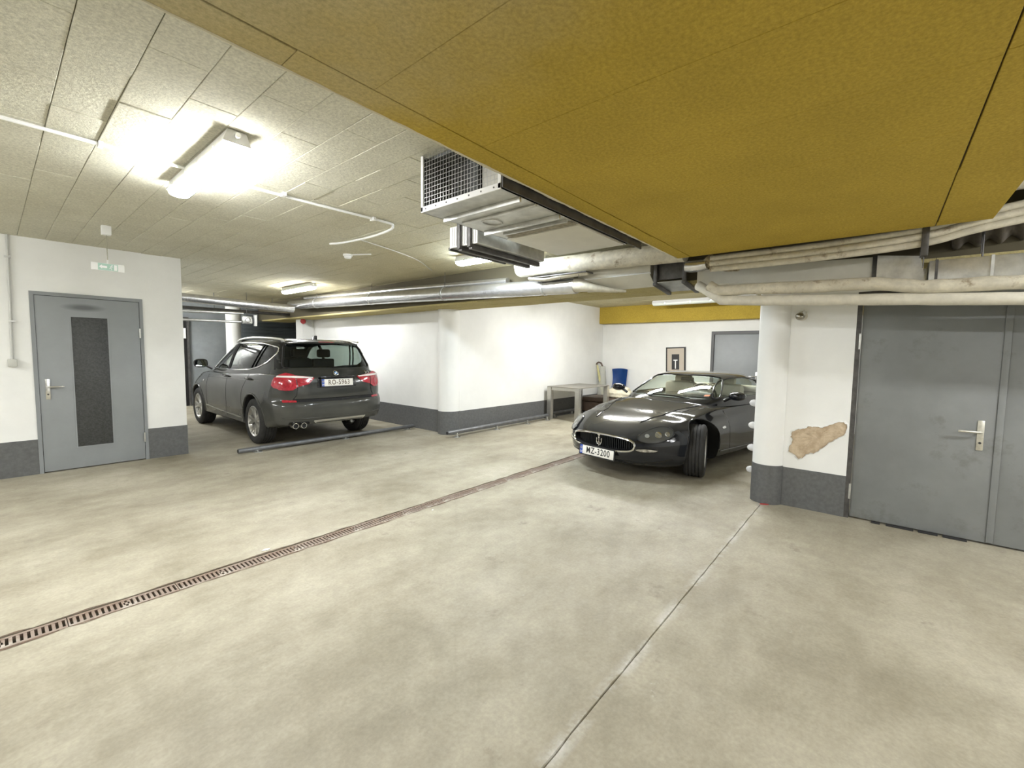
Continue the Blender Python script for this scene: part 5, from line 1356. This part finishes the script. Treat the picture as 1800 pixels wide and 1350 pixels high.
# blue plastic chair
t = thing('blue_chair', 'blue plastic chair with a curved back against the bay wall', 'chair', (10.42, 5.22, 0))
blu = mat('blue_plastic', (.012, .09, .36), .4, var=.12, vscale=4)
bm = B(); rows = []
for i in range(9):
    v_ = i/8; z = .50+.60*v_; row = []
    for k in range(11):
        u = k/10*2-1; wd = .205-.02*math.sin(math.pi*v_)+.015*v_
        row.append(bm.verts.new((.16+.05*v_-.07*u*u+.05*math.sin(v_*2.6), u*wd, z-.02*u*u*v_)))
    rows.append(row)
for A, C in zip(rows[:-1], rows[1:]):
    for k in range(10): bm.faces.new((A[k], A[k+1], C[k+1], C[k]))
bmesh.ops.solidify(bm, geom=list(bm.faces), thickness=.012)
link('backrest', fin(bm, 60), blu, t)
link('seat', boxm(-.22, .2, -.2, .2, .43, .47, .015), blu, t)
for (x, y) in ((-.19, -.18), (-.19, .18), (.18, -.18), (.18, .18)): link('leg', tubem([(x, y, .44), (x*1.12, y*1.12, 0)], .014, 8), M['galv'], t)
# framed print leaning above the coupe
t = thing('framed_print', 'black framed print of a white pole shape hung beside the bay door', 'picture', (BX, 3.79, 1.06))
link('frame', prismm([(-.235, 0), (.235, 0), (.235, .60), (-.235, .60)], 'x', -.03, -.004), mat('frame_black', (.02, .018, .016), .4), t)
link('mount', boxm(-.033, -.03, -.20, .20, .03, .57), mat('mount_beige', (.50, .44, .36), .8), t)
link('dark_image', boxm(-.0355, -.033, -.09, .09, .06, .43), M['black'], t)
link('white_shape', prismm([(-.012, .08), (.012, .08), (.012, .27), (.05, .275), (.05, .30), (-.05, .30), (-.05, .275), (-.012, .27)], 'x', -.038, -.0355), M['white_plastic'], t)
t.rotation_euler = (math.radians(-2), 0, 0)
# white foam bumpers behind the right column
BL = ('topmost white ball bumper on the side of the right column', 'white ball bumper just below the topmost one on the right column', 'white ball bumper just above the lowest one on the right column', 'lowest white ball bumper, level with the grey base of the right column')
for i, z in enumerate((.985, .75, .512, .277)):
    o = thing('column_bumper', BL[i], 'bumper', (5.135, .958, z), 0, 'ball bumpers on the right column')
    link('bumper_ball', lathem([(.0, .086), (.014, .083), (.028, .07), (.036, .048), (.036, .03), (.024, .008), (.014, .0), (.0, .0)], 18, Matrix.Rotation(-math.pi/2, 4, 'X') @ Matrix.Rotation(.25, 4, 'Y')), mat('bumper_white', (.66, .66, .66), .4) if i == 0 else bpy.data.materials['bumper_white'], o)
    link('bumper_base', lathem([(0, -.02), (.016, -.02), (.016, .006), (0, .006)], 12, Matrix.Rotation(-math.pi/2, 4, 'X')), M['galv_dark'], o)
# litter
bm = B(); aprism(bm, [(-.04, -.012), (.0, -.018), (.045, -.006), (.03, .012), (-.02, .014)], 'z', .001, .007)
tag(link('red_scrap', fin(bm), mat('red_scrap_plastic', (.35, .03, .03), .5), loc=(4.91, .82, 0), rot=(0, 0, -1.1)), 'small red scrap on the floor at the foot of the right column', 'litter')
for i, (x, y, s, lb) in enumerate(((1.25, 3.40, .030, 'pale paint flake beside the drain grate'), (2.6, 3.13, .013, 'tiny white chip lying against the drain edge'))):
    bm = B(); rn = random.Random(40+i); aprism(bm, [(s*math.cos(a)*rn.uniform(.6, 1.2), s*.6*math.sin(a)*rn.uniform(.6, 1.2)) for a in [k*math.pi/4 for k in range(8)]], 'z', .0008, .004)
    o = link('paint_flake', fin(bm), M['white_paint'], loc=(x, y, 0)); tag(o, lb, 'litter', 'white chips on the floor')
